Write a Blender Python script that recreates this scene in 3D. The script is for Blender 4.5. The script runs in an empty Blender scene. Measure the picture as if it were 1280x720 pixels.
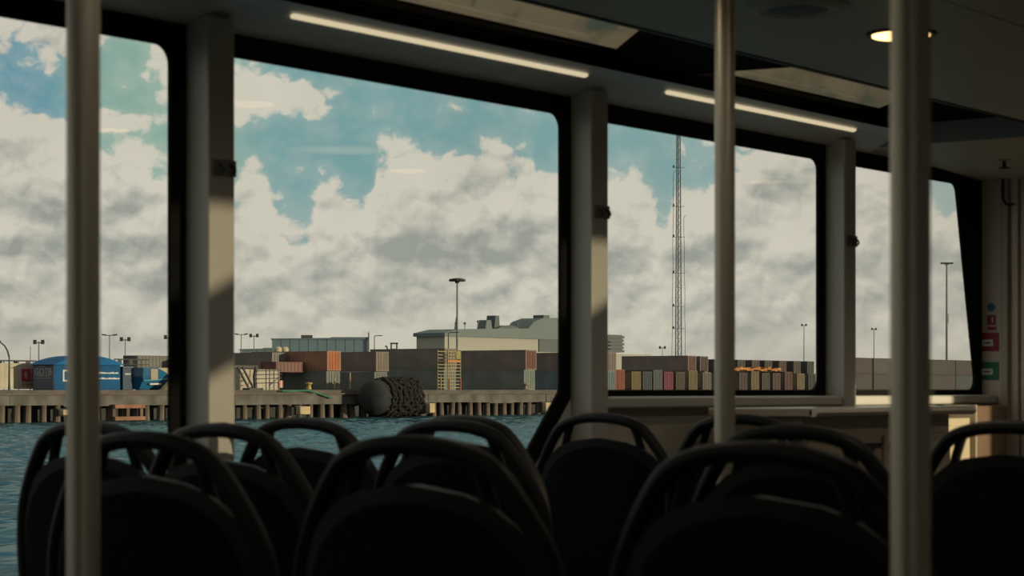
import bpy, bmesh, math, random
from mathutils import Vector, Matrix
random.seed(7)
SC = bpy.context.scene
COL = SC.collection
# ------------------------------------------------------------------ camera frame
F = 2747.0                       # focal length in pixels of a 1280 wide frame
HY = 487.0                       # image row of the horizon
EYE = 1.2
YAW = math.atan2(2018.0, F)      # the cabin's long axis (+X) lies this far to the right of the view
C_, S_ = math.cos(YAW), math.sin(YAW)
W = 4.2                          # window wall plane (Y)

def at(px, Y):
    """world X and camera depth of the point of plane Y seen in image column px"""
    u = (px-640)/F
    dx, dy = C_+u*S_, S_-u*C_
    return Y*dx/dy, Y/dy
def zof(py, Z):
    return EYE+(HY-py)/F*Z

# ------------------------------------------------------------------ materials
MATS = {}
def nodes_of(m):
    m.use_nodes = True
    return m.node_tree.nodes, m.node_tree.links
def mat(name, col, rough=.6, metal=0., noise=0., nscale=8., bump=0., bscale=40., spec=.5, stretch=None, coat=0.):
    if name in MATS: return MATS[name]
    m = bpy.data.materials.new(name); N, L = nodes_of(m)
    b = N['Principled BSDF']
    b.inputs['Base Color'].default_value = (*col, 1)
    b.inputs['Roughness'].default_value = rough
    b.inputs['Metallic'].default_value = metal
    b.inputs['Specular IOR Level'].default_value = spec
    b.inputs['Coat Weight'].default_value = coat
    tc = N.new('ShaderNodeTexCoord')
    mp = N.new('ShaderNodeMapping')
    if stretch: mp.inputs['Scale'].default_value = stretch
    L.new(tc.outputs['Object'], mp.inputs['Vector'])
    if noise:
        n = N.new('ShaderNodeTexNoise'); n.inputs['Scale'].default_value = nscale; n.inputs['Detail'].default_value = 6
        L.new(mp.outputs[0], n.inputs['Vector'])
        r = N.new('ShaderNodeMapRange')
        r.inputs['From Min'].default_value = .3; r.inputs['From Max'].default_value = .7
        r.inputs['To Min'].default_value = 1-noise; r.inputs['To Max'].default_value = 1+noise
        L.new(n.outputs['Fac'], r.inputs['Value'])
        mx = N.new('ShaderNodeVectorMath'); mx.operation = 'SCALE'
        mx.inputs[0].default_value = col
        L.new(r.outputs[0], mx.inputs['Scale'])
        L.new(mx.outputs[0], b.inputs['Base Color'])
    if bump:
        n2 = N.new('ShaderNodeTexNoise'); n2.inputs['Scale'].default_value = bscale; n2.inputs['Detail'].default_value = 4
        L.new(mp.outputs[0], n2.inputs['Vector'])
        bp = N.new('ShaderNodeBump'); bp.inputs['Strength'].default_value = bump; bp.inputs['Distance'].default_value = .02
        L.new(n2.outputs['Fac'], bp.inputs['Height']); L.new(bp.outputs[0], b.inputs['Normal'])
    MATS[name] = m
    return m
def emis(name, col, s):
    if name in MATS: return MATS[name]
    m = bpy.data.materials.new(name); N, L = nodes_of(m)
    N.remove(N['Principled BSDF'])
    e = N.new('ShaderNodeEmission'); e.inputs[0].default_value = (*col, 1); e.inputs[1].default_value = s
    L.new(e.outputs[0], N['Material Output'].inputs[0]); MATS[name] = m
    return m
def glass(name, tint, refl=.05, rough=0.):
    if name in MATS: return MATS[name]
    m = bpy.data.materials.new(name); N, L = nodes_of(m)
    N.remove(N['Principled BSDF'])
    t = N.new('ShaderNodeBsdfTransparent'); g = N.new('ShaderNodeBsdfGlossy'); x = N.new('ShaderNodeMixShader')
    g.inputs['Roughness'].default_value = rough
    tc = N.new('ShaderNodeTexCoord'); n = N.new('ShaderNodeTexNoise'); n.inputs['Scale'].default_value = 1.6; n.inputs['Detail'].default_value = 3
    L.new(tc.outputs['Object'], n.inputs['Vector'])
    r = N.new('ShaderNodeMapRange'); r.inputs['From Min'].default_value = .3; r.inputs['From Max'].default_value = .7
    r.inputs['To Min'].default_value = .97; r.inputs['To Max'].default_value = 1.02
    L.new(n.outputs['Fac'], r.inputs['Value'])
    v = N.new('ShaderNodeVectorMath'); v.operation = 'SCALE'; v.inputs[0].default_value = tint
    L.new(r.outputs[0], v.inputs['Scale']); L.new(v.outputs[0], t.inputs[0])
    x.inputs[0].default_value = refl
    L.new(t.outputs[0], x.inputs[1]); L.new(g.outputs[0], x.inputs[2])
    L.new(x.outputs[0], N['Material Output'].inputs[0]); MATS[name] = m
    return m

M_wall   = mat('wall_grey_paint', (.55,.52,.45), .45, noise=.05, nscale=3)
M_post   = mat('post_enamel', (.50,.49,.455), .4, noise=.04, nscale=4)
M_head   = mat('ceiling_panel_grey', (.64,.60,.51), .5, noise=.05, nscale=2)
M_cove   = mat('cove_grey', (.66,.63,.56), .38, noise=.04, nscale=2)
M_black  = mat('black_rubber', (.006,.006,.006), .8, noise=.2, nscale=10, spec=.12)
M_chan   = mat('channel_black', (.005,.005,.005), .9, noise=.2, nscale=6, spec=.06)
M_floor  = mat('floor_vinyl', (.05,.05,.05), .6, noise=.3, nscale=30, bump=.1)
M_steel  = mat('brushed_steel', (.55,.50,.41), .40, .56, noise=.06, nscale=6, stretch=(1,1,.05))
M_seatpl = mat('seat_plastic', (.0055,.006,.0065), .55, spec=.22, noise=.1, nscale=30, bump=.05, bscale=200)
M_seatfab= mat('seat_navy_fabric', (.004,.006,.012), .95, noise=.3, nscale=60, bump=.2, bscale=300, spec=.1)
M_dark   = mat('dark_metal', (.02,.02,.02), .5, .3, noise=.1)
M_pane   = glass('window_glass', (.985,.985,.98), .018)
M_tint   = glass('sun_dimming_glass', (.63,.62,.60), .03)  # tint added to dim the sun patches on the pillars
M_sky    = glass('skylight_tinted_glass', (.43,.395,.33), .05, .05)
M_led    = emis('led_strip', (1,.84,.54), .66)
M_lamp   = emis('lamp_disc', (1,.64,.25), 3.4)
M_white  = mat('white_print', (.75,.74,.70), .5, noise=.03)
M_counter= mat('counter_laminate', (.42,.34,.25), .25, noise=.08, nscale=5)
M_cream  = mat('cream_panel', (.55,.47,.33), .4, noise=.04)
M_brown  = mat('brown_panel', (.16,.10,.06), .45, noise=.12, nscale=8, stretch=(1,1,.2))
M_red    = mat('red_sign', (.30,.012,.02), .5, noise=.04)
M_green  = mat('green_sign', (.01,.16,.07), .5, noise=.04)
M_blue_s = mat('blue_sign', (.03,.16,.26), .5, noise=.04)

# ------------------------------------------------------------------ mesh helpers
def bx(bm, x0, x1, y0, y1, z0, z1):
    v = [bm.verts.new(p) for p in [(x0,y0,z0),(x1,y0,z0),(x1,y1,z0),(x0,y1,z0),(x0,y0,z1),(x1,y0,z1),(x1,y1,z1),(x0,y1,z1)]]
    for f in [(0,3,2,1),(4,5,6,7),(0,1,5,4),(1,2,6,5),(2,3,7,6),(3,0,4,7)]: bm.faces.new([v[i] for i in f])
def cbx(bm, c, d):
    bx(bm, c[0]-d[0]/2, c[0]+d[0]/2, c[1]-d[1]/2, c[1]+d[1]/2, c[2]-d[2]/2, c[2]+d[2]/2)
def tube(bm, pts, r, n=10, r2=None, up=None, cap=True):
    """tube along pts; r may be a list; elliptical when r2 is given (r along the side vector, r2 along the other)"""
    pts = [Vector(p) for p in pts]; rings = []; prev = None
    for i, p in enumerate(pts):
        t = (pts[min(i+1,len(pts)-1)]-pts[max(i-1,0)]).normalized()
        if up is not None: a = Vector(up)
        elif prev is not None: a = prev
        else: a = Vector((0,0,1)) if abs(t.z) < .9 else Vector((1,0,0))
        a = (a-t*a.dot(t)).normalized(); b = t.cross(a); prev = a
        ra = r[i] if isinstance(r, (list, tuple)) else r
        rb = r2 if r2 is not None else ra
        rings.append([bm.verts.new(p+a*ra*math.cos(k*2*math.pi/n)+b*rb*math.sin(k*2*math.pi/n)) for k in range(n)])
    for A, B in zip(rings, rings[1:]):
        for k in range(n): bm.faces.new([A[k], A[(k+1)%n], B[(k+1)%n], B[k]])
    if cap:
        bm.faces.new(rings[0][::-1]); bm.faces.new(rings[-1])
def lathe(bm, prof, c=(0,0,0), n=24, axis='z'):
    rings = []
    for r, h in prof:
        ring = []
        for k in range(n):
            a = 2*math.pi*k/n; p = (r*math.cos(a), r*math.sin(a), h)
            if axis == 'x': p = (p[2], p[0], p[1])
            if axis == 'y': p = (p[1], p[2], p[0])
            ring.append(bm.verts.new((c[0]+p[0], c[1]+p[1], c[2]+p[2])))
        rings.append(ring)
    for A, B in zip(rings, rings[1:]):
        for k in range(n): bm.faces.new([A[k], A[(k+1)%n], B[(k+1)%n], B[k]])
    bm.faces.new(rings[0][::-1]); bm.faces.new(rings[-1])
def prism(bm, poly, d0, d1, plane='xz'):
    """extrude a 2D polygon between d0 and d1 along the remaining axis"""
    def P(a, b, d): return {'xz': (a, d, b), 'yz': (d, a, b), 'xy': (a, b, d)}[plane]
    A = [bm.verts.new(P(a,b,d0)) for a,b in poly]; B = [bm.verts.new(P(a,b,d1)) for a,b in poly]
    n = len(poly)
    bm.faces.new(A); bm.faces.new(B[::-1])
    for k in range(n): bm.faces.new([A[k], B[k], B[(k+1)%n], A[(k+1)%n]])
def torus(bm, c, axis, R, r, n=14, m=8):
    ax = Vector(axis).normalized(); a = ax.orthogonal().normalized(); b = ax.cross(a); c = Vector(c); rings = []
    for i in range(n):
        t = 2*math.pi*i/n; d = a*math.cos(t)+b*math.sin(t)
        rings.append([bm.verts.new(c+d*(R+r*math.cos(2*math.pi*k/m))+ax*r*math.sin(2*math.pi*k/m)) for k in range(m)])
    for i in range(n):
        A, B = rings[i], rings[(i+1)%n]
        for k in range(m): bm.faces.new([A[k], A[(k+1)%m], B[(k+1)%m], B[k]])
def link(name, me, m, parent=None, smooth=True, bevel=0.):
    o = bpy.data.objects.new(name, me); COL.objects.link(o)
    if m: me.materials.append(m)
    if smooth:
        for p in me.polygons: p.use_smooth = True
        try: me.set_sharp_from_angle(angle=math.radians(35))
        except Exception: pass
    if bevel:
        b = o.modifiers.new('edge', 'BEVEL'); b.width = bevel; b.segments = 2; b.limit_method = 'ANGLE'
    if parent: o.parent = parent
    return o
def obj(name, bm, m, parent=None, smooth=True, bevel=0.):
    bmesh.ops.recalc_face_normals(bm, faces=bm.faces)
    me = bpy.data.meshes.new(name); bm.to_mesh(me); bm.free()
    return link(name, me, m, parent, smooth, bevel)
def B(): return bmesh.new()
def tag(o, label, cat, group=None, kind=None):
    if label: o['label'] = label
    if cat: o['category'] = cat
    if group: o['group'] = group
    if kind: o['kind'] = kind
    return o
def thing(name, label, cat, loc=(0,0,0), rz=0., group=None, kind=None):
    o = bpy.data.objects.new(name, None); COL.objects.link(o)
    o.empty_display_size = .1
    o.location = loc; o.rotation_euler = (0,0,rz)
    return tag(o, label, cat, group, kind)
def copy_thing(r, loc, rz, label, group=None):
    c = r.copy(); COL.objects.link(c); c.location = loc; c.rotation_euler = (0,0,rz); c['label'] = label
    if group: c['group'] = group
    for ch in list(r.children):
        d = ch.copy(); COL.objects.link(d); d.parent = c
        for g in list(ch.children):
            e = g.copy(); COL.objects.link(e); e.parent = d
    return c
def plate(name, outer, holes, y0, y1, m, parent=None, plane='xz'):
    """a plate with holes, extruded from y0 to y1"""
    cu = bpy.data.curves.new('tmp', 'CURVE'); cu.dimensions = '2D'; cu.fill_mode = 'BOTH'
    cu.extrude = abs(y1-y0)/2
    for poly in [outer]+holes:
        s = cu.splines.new('POLY'); s.points.add(len(poly)-1); s.use_cyclic_u = True
        for p, (a, b) in zip(s.points, poly): p.co = (a, b, 0, 1)
    t = bpy.data.objects.new('tmp', cu); COL.objects.link(t)
    dg = bpy.context.evaluated_depsgraph_get()
    me = bpy.data.meshes.new_from_object(t.evaluated_get(dg))
    bpy.data.objects.remove(t); bpy.data.curves.remove(cu)
    ym = (y0+y1)/2
    for v in me.vertices:
        a, b, d = v.co
        v.co = {'xz': (a, ym-d, b), 'xy': (a, b, ym+d), 'yz': (ym+d, a, b)}[plane]
    me.materials.clear(); me.name = name
    return link(name, me, m, parent, smooth=False)
def rounded(poly, r, n=6):
    out = []; k = len(poly)
    for i in range(k):
        p, a, b = Vector(poly[i]), Vector(poly[i-1]), Vector(poly[(i+1)%k])
        da, db = (a-p).normalized(), (b-p).normalized()
        ang = da.angle(db); t = r/math.tan(ang/2)
        s, e = p+da*t, p+db*t
        c = p+(da+db).normalized()*(r/math.sin(ang/2))
        a0 = math.atan2(s.y-c.y, s.x-c.x); a1 = math.atan2(e.y-c.y, e.x-c.x)
        d = (a1-a0+math.pi) % (2*math.pi)-math.pi
        for j in range(n+1):
            q = a0+d*j/n; out.append((c.x+r*math.cos(q), c.y+r*math.sin(q)))
    return out

# ================================================================== THE CABIN
ZC = 2.25            # ceiling
LAMP_W = 5.5
XB, XF = -5.0, 11.2  # back and front of the room
YS = -1.6            # far side wall (behind the camera's right)
POST = [-4.8, -2.99, -1.18, 0.63, 2.44, 4.239, 6.05, 7.84]
GT = 2.116           # top of the glass
FT = 2.18            # top of the black frames

def window(n, gl, outer, y0=W, y1=W+.012, label=None):
    w = thing('window_%d' % n, label, 'window', (gl[0][0], y0, 0), kind='structure')
    sh = lambda P: [(a-gl[0][0], b) for a, b in P]
    g = rounded(sh(gl), .05)
    fr = plate('window_frame', sh(outer), [g], 0, y1-y0, M_black, w)
    # the glass reaches a little under the frame
    cx = sum(p[0] for p in sh(gl))/len(gl); cz = sum(p[1] for p in gl)/len(gl)
    gb = [(cx+(a-cx)*1.012, cz+(b-cz)*1.012) for a, b in g]
    bm = B(); prism(bm, gb, .013, .019); obj('glass_pane', bm, M_pane, w, smooth=False)
    return w
def win_poly(i, zl, cham=False, slant=False):
    x0, x1 = POST[i]+.13, (POST[i+1]-.058 if i+1 < len(POST) else 9.27)
    o0, o1 = POST[i]+.05, (POST[i+1] if i+1 < len(POST) else 9.33)
    zo = zl-.032
    gl = [(x0,zl),(x1,zl),(x1,GT),(x0,GT)]
    out = [(o0,zo),(o1,zo),(o1,FT),(o0,FT)]
    if cham:      # sill steps up diagonally at the right
        gl = [(x0,zl),(x1-.45,zl),(x1,1.2),(x1,GT),(x0,GT)]
        out = [(o0,zo),(o1-.452,zo),(o1,1.17),(o1,FT),(o0,FT)]
    if slant:     # raked right edge
        gl = [(x0,zl),(x1,zl),(9.06,GT),(x0,GT)]
    return gl, out
wins = [(3,.72,0,0,'unseen side window behind the camera, added for its light'),  # unseen, added for the light it lets in
        (4,.72,0,0,'leftmost side window, partly hidden by the left pole, blue shed in view'),
        (5,.72,1,0,'largest side window with a diagonal lower right corner'),
        (6,1.2,0,0,'raised side window with a lattice mast in view'),
        (7,1.2,0,1,'rightmost side window with a raked edge by the front bulkhead'),
        (2,.72,0,0,'unseen side window two places behind the camera, added for its light'), (1,.72,0,0,'unseen side window three places behind the camera, added for its light'), (0,.72,0,0,'rearmost unseen side window, added for its light')]  # unseen rear windows, added to light the poles from the left
holes = []
for k, (i, zl, ch, sl, lb) in enumerate(wins):
    gl, out = win_poly(i, zl, ch, sl)
    window(k+1, gl, out, label=lb)
    holes.append(out)
tag(plate('wall_left', [(XB,0),(XF,0),(XF,ZC+.1),(XB,ZC+.1)], holes, W, W+.045, M_wall), 'grey window wall of the cabin', 'wall', kind='structure')

for k, x in enumerate(POST):
    bm = B(); bx(bm, x, x+.10, W-.085, W, 0, FT+.02)
    tag(obj('trim_%d' % (k+20), bm, M_post, None, bevel=.006), None, None, kind='structure')
# sill ledge below the two raised windows
bm = B(); prism(bm, [(W-.001,1.176),(W-.070,1.175),(W-.075,1.170),(W-.075,1.142),(W-.07,1.137),(W,1.137)], 6.15, 9.33, 'yz')
tag(obj('trim_6', bm, mat('ledge_white', (.60,.585,.54), .25, noise=.03), None, bevel=.004), 'pale sill ledge under the two raised windows', 'ledge', kind='structure')

# floor, back, front and far side walls
bm = B(); bx(bm, XB, XF, YS, W, -.08, 0); tag(obj('floor', bm, M_floor), 'dark cabin floor', 'floor', kind='structure')
bm = B(); bx(bm, XB-.08, XB, YS, W, 0, ZC+.1); tag(obj('wall_back', bm, M_wall), 'rear cabin wall', 'wall', kind='structure')
bm = B(); bx(bm, XF, XF+.08, YS, W, 0, ZC+.1); tag(obj('wall_front', bm, M_wall), 'forward cabin wall', 'wall', kind='structure')
light_openings = [[(5.75,1.80),(6.45,2.10),(6.45,2.13),(5.75,2.13)],  # unseen openings shaped to aim sun patches, the last for sky fill
           [(5.75,.9),(6.75,.9),(6.75,1.70),(6.06,1.70),(5.75,1.57)],
           [(7.3,1.68),(8.2,2.07),(8.2,2.13),(7.3,2.13)],
           [(9.66,1.28),(10.6,1.28),(10.6,1.66),(9.66,1.66)],
           [(-2.3,.75),(-.3,.75),(-.3,2.12),(-2.3,2.12)]]
tag(plate('wall_right', [(XB,0),(XF,0),(XF,ZC+.1),(XB,ZC+.1)], light_openings, YS-.08, YS, mat('wall_bounce_white', (.72,.71,.66), .45, noise=.04, nscale=3)), 'cabin wall on the sunny side', 'wall', kind='structure')  # unseen wall, pale colour chosen to bounce light onto the pillars
for k, h in enumerate(light_openings):
    bm = B(); prism(bm, h, YS-.045, YS-.039)
    tag(obj('window_%d' % (k+9), bm, M_tint if k < 3 else M_pane, smooth=False), 'unseen pane in an opening shaped for the light it lets in', 'window', kind='structure')  # panes of the shaped openings, the first three dimmed

# ceiling: inner panels, the black channel with the skylights, the cove with its strips, the soffit
YI, YO = 3.49, 3.994
bm = B(); bx(bm, XB, XF, YS, 2.566, ZC, ZC+.06); bx(bm, XB, XF, 2.574, YI-.02, ZC, ZC+.06); bx(bm, 8.2, XF, YI-.02, W, ZC+.002, ZC+.06)
tag(obj('ceiling', bm, M_head, smooth=False), 'dim grey cabin ceiling of long panels', 'ceiling', kind='structure')
bm = B(); bx(bm, XB, XF, 2.56, 2.58, ZC+.03, ZC+.055)
tag(obj('trim_7', bm, M_chan), 'dark seam along the ceiling', 'seam', kind='structure')
bm = B(); bx(bm, XB, 8.2, YI-.02, YI, ZC-.004, ZC+.05)
tag(obj('trim_8', bm, M_dark), 'thin dark edge strip of the skylight channel', 'trim', kind='structure')
sky_panes = [[(2.75,YI+.005),(3.62,YI+.005),(4.10,YO-.03),(2.75,YO-.03)],
             [(4.63,YI+.005),(5.49,YI+.005),(5.97,YO-.03),(4.63,YO-.03)],
             [(6.50,YI+.005),(7.36,YI+.005),(7.84,YO-.03),(6.42,YO-.03)]]
tag(plate('trim_9', [(XB,YI-.03),(8.2,YI-.03),(8.2,W+.05),(XB,W+.05)], [list(p) for p in sky_panes], ZC+.034, ZC+.06, M_chan, plane='xy'), 'black bed of the skylight channel', 'channel', kind='structure')
for p, lb in zip(sky_panes, ['tinted skylight panel over the rear of the cabin', 'longest visible tinted skylight panel, at the top middle of the cabin ceiling', 'tinted skylight panel between the middle pole and the right pole']):
    cx = sum(a for a, b in p)/4
    s = thing('skylight', lb, 'skylight', (cx, (YI+YO)/2, ZC+.034), group='skylights in the ceiling channel')
    q = [(a-cx, b-(YI+YO)/2) for a, b in p]
    bm = B(); prism(bm, [(a*.999, b*.998) for a, b in q], .006, .014, 'xy'); obj('glass_pane', bm, M_sky, s, smooth=False)
    inner = [(a*.985, b*.965) for a, b in q]
    plate('skylight_rim', [(a*.9995, b*.999) for a, b in q], [inner], -.004, .006, M_chan, s, plane='xy')
# cove panel, with slots for the strips
def cove(t): return (W-.206*t, FT+.07*t)
strips = [(4.49,5.94),(6.41,7.82)]
bm = B()
a0, a1, s0, s1 = cove(0), cove(1), cove(.665), cove(.735)
n = Vector((0,.32,.95))
def cv(bm, x0, x1, p, q):
    prism(bm, [p, q, (q[0]+.01,q[1]+.03), (p[0]+.01,p[1]+.03)], x0, x1, 'yz')
cv(bm, XB, 8.2, a0, s0)
xs = [XB]+[v for s in strips for v in s]+[8.2]
for k in range(0, len(xs), 2): cv(bm, xs[k], xs[k+1], s0, s1)
tag(obj('trim_10', bm, M_cove, smooth=False), 'grey cove panel above the windows', 'cove', kind='structure')
for (x0, x1), lb in zip(strips, ['longer lit strip light in the cove, left of the middle pole', 'lit strip light in the cove crossed by the middle pole']):
    t = thing('strip_light', lb, 'light', ((x0+x1)/2, s0[0], s0[1]), group='strip lights in the cove')
    h = (x1-x0)/2
    bm = B(); prism(bm, [(-.003,-.008),(s1[0]-s0[0]-.003,s1[1]-s0[1]-.008),(s1[0]-s0[0]+.004,s1[1]-s0[1]+.014),(.004,.014)], -h+.012, h-.012, 'yz')
    obj('diffuser', bm, M_led, t, smooth=False)
    for a, b in ((-h, -h+.012), (h-.012, h)):
        bm = B(); prism(bm, [(-.001,.001),(s1[0]-s0[0]+.001,s1[1]-s0[1]+.001),(s1[0]-s0[0]+.004,s1[1]-s0[1]+.014),(.004,.014)], a, b, 'yz')
        obj('end_cap', bm, M_cove, t, smooth=False)
bm = B(); bx(bm, XB, 8.2, YO-.008, YO-.001, ZC-.004, ZC+.034); tag(obj('trim_15', bm, M_chan), 'black side wall of the skylight channel', 'trim', kind='structure')
bm = B(); cv(bm, XB, 8.2, s1, a1)
tag(obj('trim_14', bm, mat('cove_lip_lit', (.72,.72,.68), .35, noise=.03), smooth=False), 'lip along the top of the cove, painted paler as if lit', 'trim', kind='structure')  # glow of the strips put into a paler lip colour
# soffit at the front
bm = B(); prism(bm, [(8.2,2.20),(9.33,2.15),(9.33,ZC),(8.2,ZC)], YI, W, 'xz')
tag(obj('trim_11', bm, mat('soffit_beige', (.60,.52,.40), .5, noise=.04), smooth=False), 'dropped soffit ahead of the skylight channel', 'soffit', kind='structure')
# lip facing aft at the end of the channel
bm = B(); bx(bm, 8.185, 8.2, YI, W, 2.198, 2.29)
tag(obj('trim_12', bm, mat('lip_blue_grey', (.34,.38,.39), .45, noise=.03)), 'blue grey lip at the end of the skylight channel', 'trim', kind='structure')
# stub bulkhead with signs
M_bulk = mat('bulkhead_beige', (.60,.50,.41), .45, noise=.05, nscale=4)
bm = B(); bx(bm, 9.33, 9.40, 4.025, W, 0, 2.16); bx(bm, 9.33, 9.40, 3.45, 4.010, 0, 2.16); bx(bm, 9.35, 9.40, 4.0, 4.03, 0, 2.16)
tag(obj('wall_side', bm, M_bulk, bevel=.004), 'beige bulkhead ahead of the last side window', 'wall', kind='structure')
bm = B(); bx(bm, 9.305, 9.332, 4.062, 4.098, 0, 2.155)
tag(obj('trim_13', bm, mat('strip_pale', (.34,.30,.23), .4, noise=.04), bevel=.006), 'pale vertical cover strip on the bulkhead', 'trim', kind='structure')
bm = B(); tube(bm, [(9.30,4.085,2.165),(9.30,4.085,2.06),(9.30,4.07,2.035),(9.30,4.03,2.035)], .006, 8)
bx(bm, 9.295, 9.33, 4.078, 4.092, 2.09, 2.10)
tag(obj('conduit', bm, M_dark), 'thin dark pipe bent at the top of the beige bulkhead', 'pipe')

def bulk_pos(px, py):
    u = (px-640)/F; dx, dy = C_+u*S_, S_-u*C_
    Z = 9.33/dx
    return Z*dy, zof(py, Z)
def sign(name, label, px0, px1, py0, py1, m, inner=None, mi=M_white, bars=0, shape='box'):
    y1, z1 = bulk_pos(px0, py0); y0, z0 = bulk_pos(px1, py1)
    yc, zc = (y0+y1)/2, (z0+z1)/2
    t = thing(name, label, 'sign', (9.33, yc, zc), group='signs on the bulkhead')
    hy, hz = (y1-y0)/2, (z1-z0)/2
    bm = B()
    if shape == 'box': bx(bm, -.003, 0, -hy, hy, -hz, hz)
    else: lathe(bm, [(hy,-.003),(hy,0)], axis='x')
    obj('sign_plate', bm, m, t, bevel=.002 if shape == 'box' else 0)
    if inner:
        bm = B(); iy0, iy1, iz0, iz1 = [inner[0]*hy, inner[1]*hy, inner[2]*hz, inner[3]*hz]
        bx(bm, -.005, -.003, iy0, iy1, iz0, iz1); p = obj('white_label', bm, mi, t)
        if bars:
            bm = B()
            for k in range(bars):
                zz = iz0+(iz1-iz0)*(k+1)/(bars+1); bx(bm, -.006, -.005, iy0+.2*(iy1-iy0), iy1-.2*(iy1-iy0), zz-.003, zz+.003)
            obj('print_line', bm, M_dark, p)
    return t
sign('notice_sign', 'red notice sign with a white label, above the green sign on the bulkhead', 1226.5, 1249, 416, 439, M_red, (-.35,.85,-.45,.25), bars=1)
sign('exit_sign', 'green notice sign with a white label on the bulkhead', 1226, 1249, 452.5, 475, M_green, (-.35,.85,-.4,.25), bars=1)
sign('mandatory_sign', 'small round blue sign at the top of the bulkhead signs', 1234, 1244, 378, 390, M_blue_s, (-.35,.35,-.35,.35), M_blue_s, shape='round')
sign('pictogram_sign', 'small red pictogram sign under the round blue sign', 1234, 1245, 394, 406, M_red, (-.5,-.1,-.6,.6), M_bulk)
sign('caption_sign', 'thin red strip sign just above the red notice sign', 1234, 1246, 408.5, 412.5, M_red)

# sprinkler under the soffit
sp = thing('sprinkler', 'small ceiling sprinkler under the soffit at the right', 'sprinkler', (8.75, 8.75*(S_-.224*C_)/(C_+.224*S_), 2.176))
bm = B(); lathe(bm, [(.028,.004),(.028,-.003),(.012,-.008)], n=16); obj('escutcheon', bm, M_steel, sp)
bm = B(); lathe(bm, [(.008,-.006),(.008,-.03),(.004,-.034)], n=10); obj('valve', bm, M_dark, sp)
bm = B(); lathe(bm, [(.024,-.034),(.024,-.038)], n=14); obj('deflector', bm, M_dark, sp)

# coat hooks on the posts
hk0 = None
for x, lb in ((4.239,'dark hook plate on the first pillar, right of the left pole'), (6.05,'dark hook plate on the second pillar, right of the largest window'), (7.84,'dark hook plate on the third pillar, left of the right pole')):
    loc = (x+.052, W-.085, 1.795)
    if hk0 is None:
        hk0 = thing('coat_hook', lb, 'hook', loc, group='hook plates on the pillars')
        bm = B(); bx(bm, -.043, .048, -.006, 0, -.022, .022); obj('back_plate', bm, mat('hook_plate', (.17,.17,.155), .5, noise=.05), hk0, bevel=.002)
        for dx in (-.02, .024):
            bm = B(); tube(bm, [(dx,-.006,.008),(dx,-.02,.002),(dx,-.024,-.008),(dx,-.018,-.016)], .004, 8); obj('hook', bm, M_dark, hk0)
    else: copy_thing(hk0, loc, 0, lb)

# downlights and the round ceiling vent
def downlight(loc, lb):
    t = thing('downlight', lb, 'light', loc, group='round ceiling lights')
    bm = B(); lathe(bm, [(.088,0),(.088,-.006),(.098,-.008),(.104,-.002),(.104,0)], n=32); obj('rim', bm, M_dark, t)
    bm = B(); lathe(bm, [(.086,-.0005),(.086,-.010),(.06,-.014),(.02,-.0155)], n=32); obj('diffuser', bm, M_lamp, t)
    return t
d0 = downlight((5.9,2.91,ZC), 'lit round ceiling light behind the right pole')
for p, lb in (((9.64,2.94,ZC),'round ceiling light by the front, seen mirrored in the raised window'), ((6.16,1.88,ZC),'round ceiling light seen mirrored in the leftmost window'), ((8.14,1.83,ZC),'round ceiling light seen mirrored in the largest window')):
    copy_thing(d0, p, 0, lb)
for p, lb in (((4.03,2.91,ZC),'added unseen ceiling light above the top edge of the picture, aft of the lit one'), ((4.2,1.85,ZC),'added unseen ceiling light above the top edge of the picture, nearer the aisle'), ((2.2,1.85,ZC),'added unseen ceiling light above the camera')):  # unseen repeats of the lamp rows, added to brighten the cabin
    copy_thing(d0, p, 0, lb)
for px_, py_ in ((5.9,2.91),(9.64,2.94),(6.16,1.88),(8.14,1.83),(4.03,2.91),(4.2,1.85),(2.2,1.85)):  # last three belong to the added unseen lights
    l_ = bpy.data.lights.new('downlight_lamp', 'SPOT'); l_.energy = LAMP_W*(2.6 if px_ > 8 else 1.); l_.color = (1,.88,.70); l_.spot_size = math.radians(165); l_.spot_blend = .6; l_.shadow_soft_size = .05
    lo = bpy.data.objects.new('downlight_lamp', l_); COL.objects.link(lo); lo.location = (px_, py_, ZC-.03)
v = thing('ceiling_vent', 'dark round vent on the ceiling at the top right of the middle pole', 'vent', (5.31,2.93,ZC))
bm = B(); lathe(bm, [(.14,0),(.14,-.006),(.11,-.016),(.10,-.012)], n=32); obj('vent_ring', bm, M_head, v)
bm = B(); lathe(bm, [(.10,-.008),(.10,-.011),(.07,-.013)], n=24); obj('vent_disc', bm, M_dark, v)

# ------------------------------------------------------------------ poles
def pole(x, y, lb, r=.024):
    t = thing('grab_pole', lb, 'pole', (x,y,0), group='floor to ceiling grab poles')
    bm = B(); lathe(bm, [(r,.01),(r,ZC-.005)], n=32); obj('tube', bm, M_steel, t)
    bm = B(); lathe(bm, [(.05,0),(.05,.006),(.03,.014),(r+.003,.03)], n=28); obj('floor_flange', bm, M_steel, t)
    bm = B(); lathe(bm, [(r+.003,ZC-.03),(.03,ZC-.014),(.05,ZC-.006),(.05,ZC)], n=28); obj('ceiling_flange', bm, M_steel, t)
    return t
def polar(px, Z):
    u = (px-640)/F
    return Z*(C_+u*S_), Z*(S_-u*C_)
pole(*polar(104, 3.14), 'steel grab pole at the left, in front of the leftmost window')
pole(*polar(906, 5.15), 'thinnest looking steel grab pole, in the middle between the windows')
pole(*polar(1138, 2.62), 'nearest and widest steel grab pole, at the right under the round light')

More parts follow.
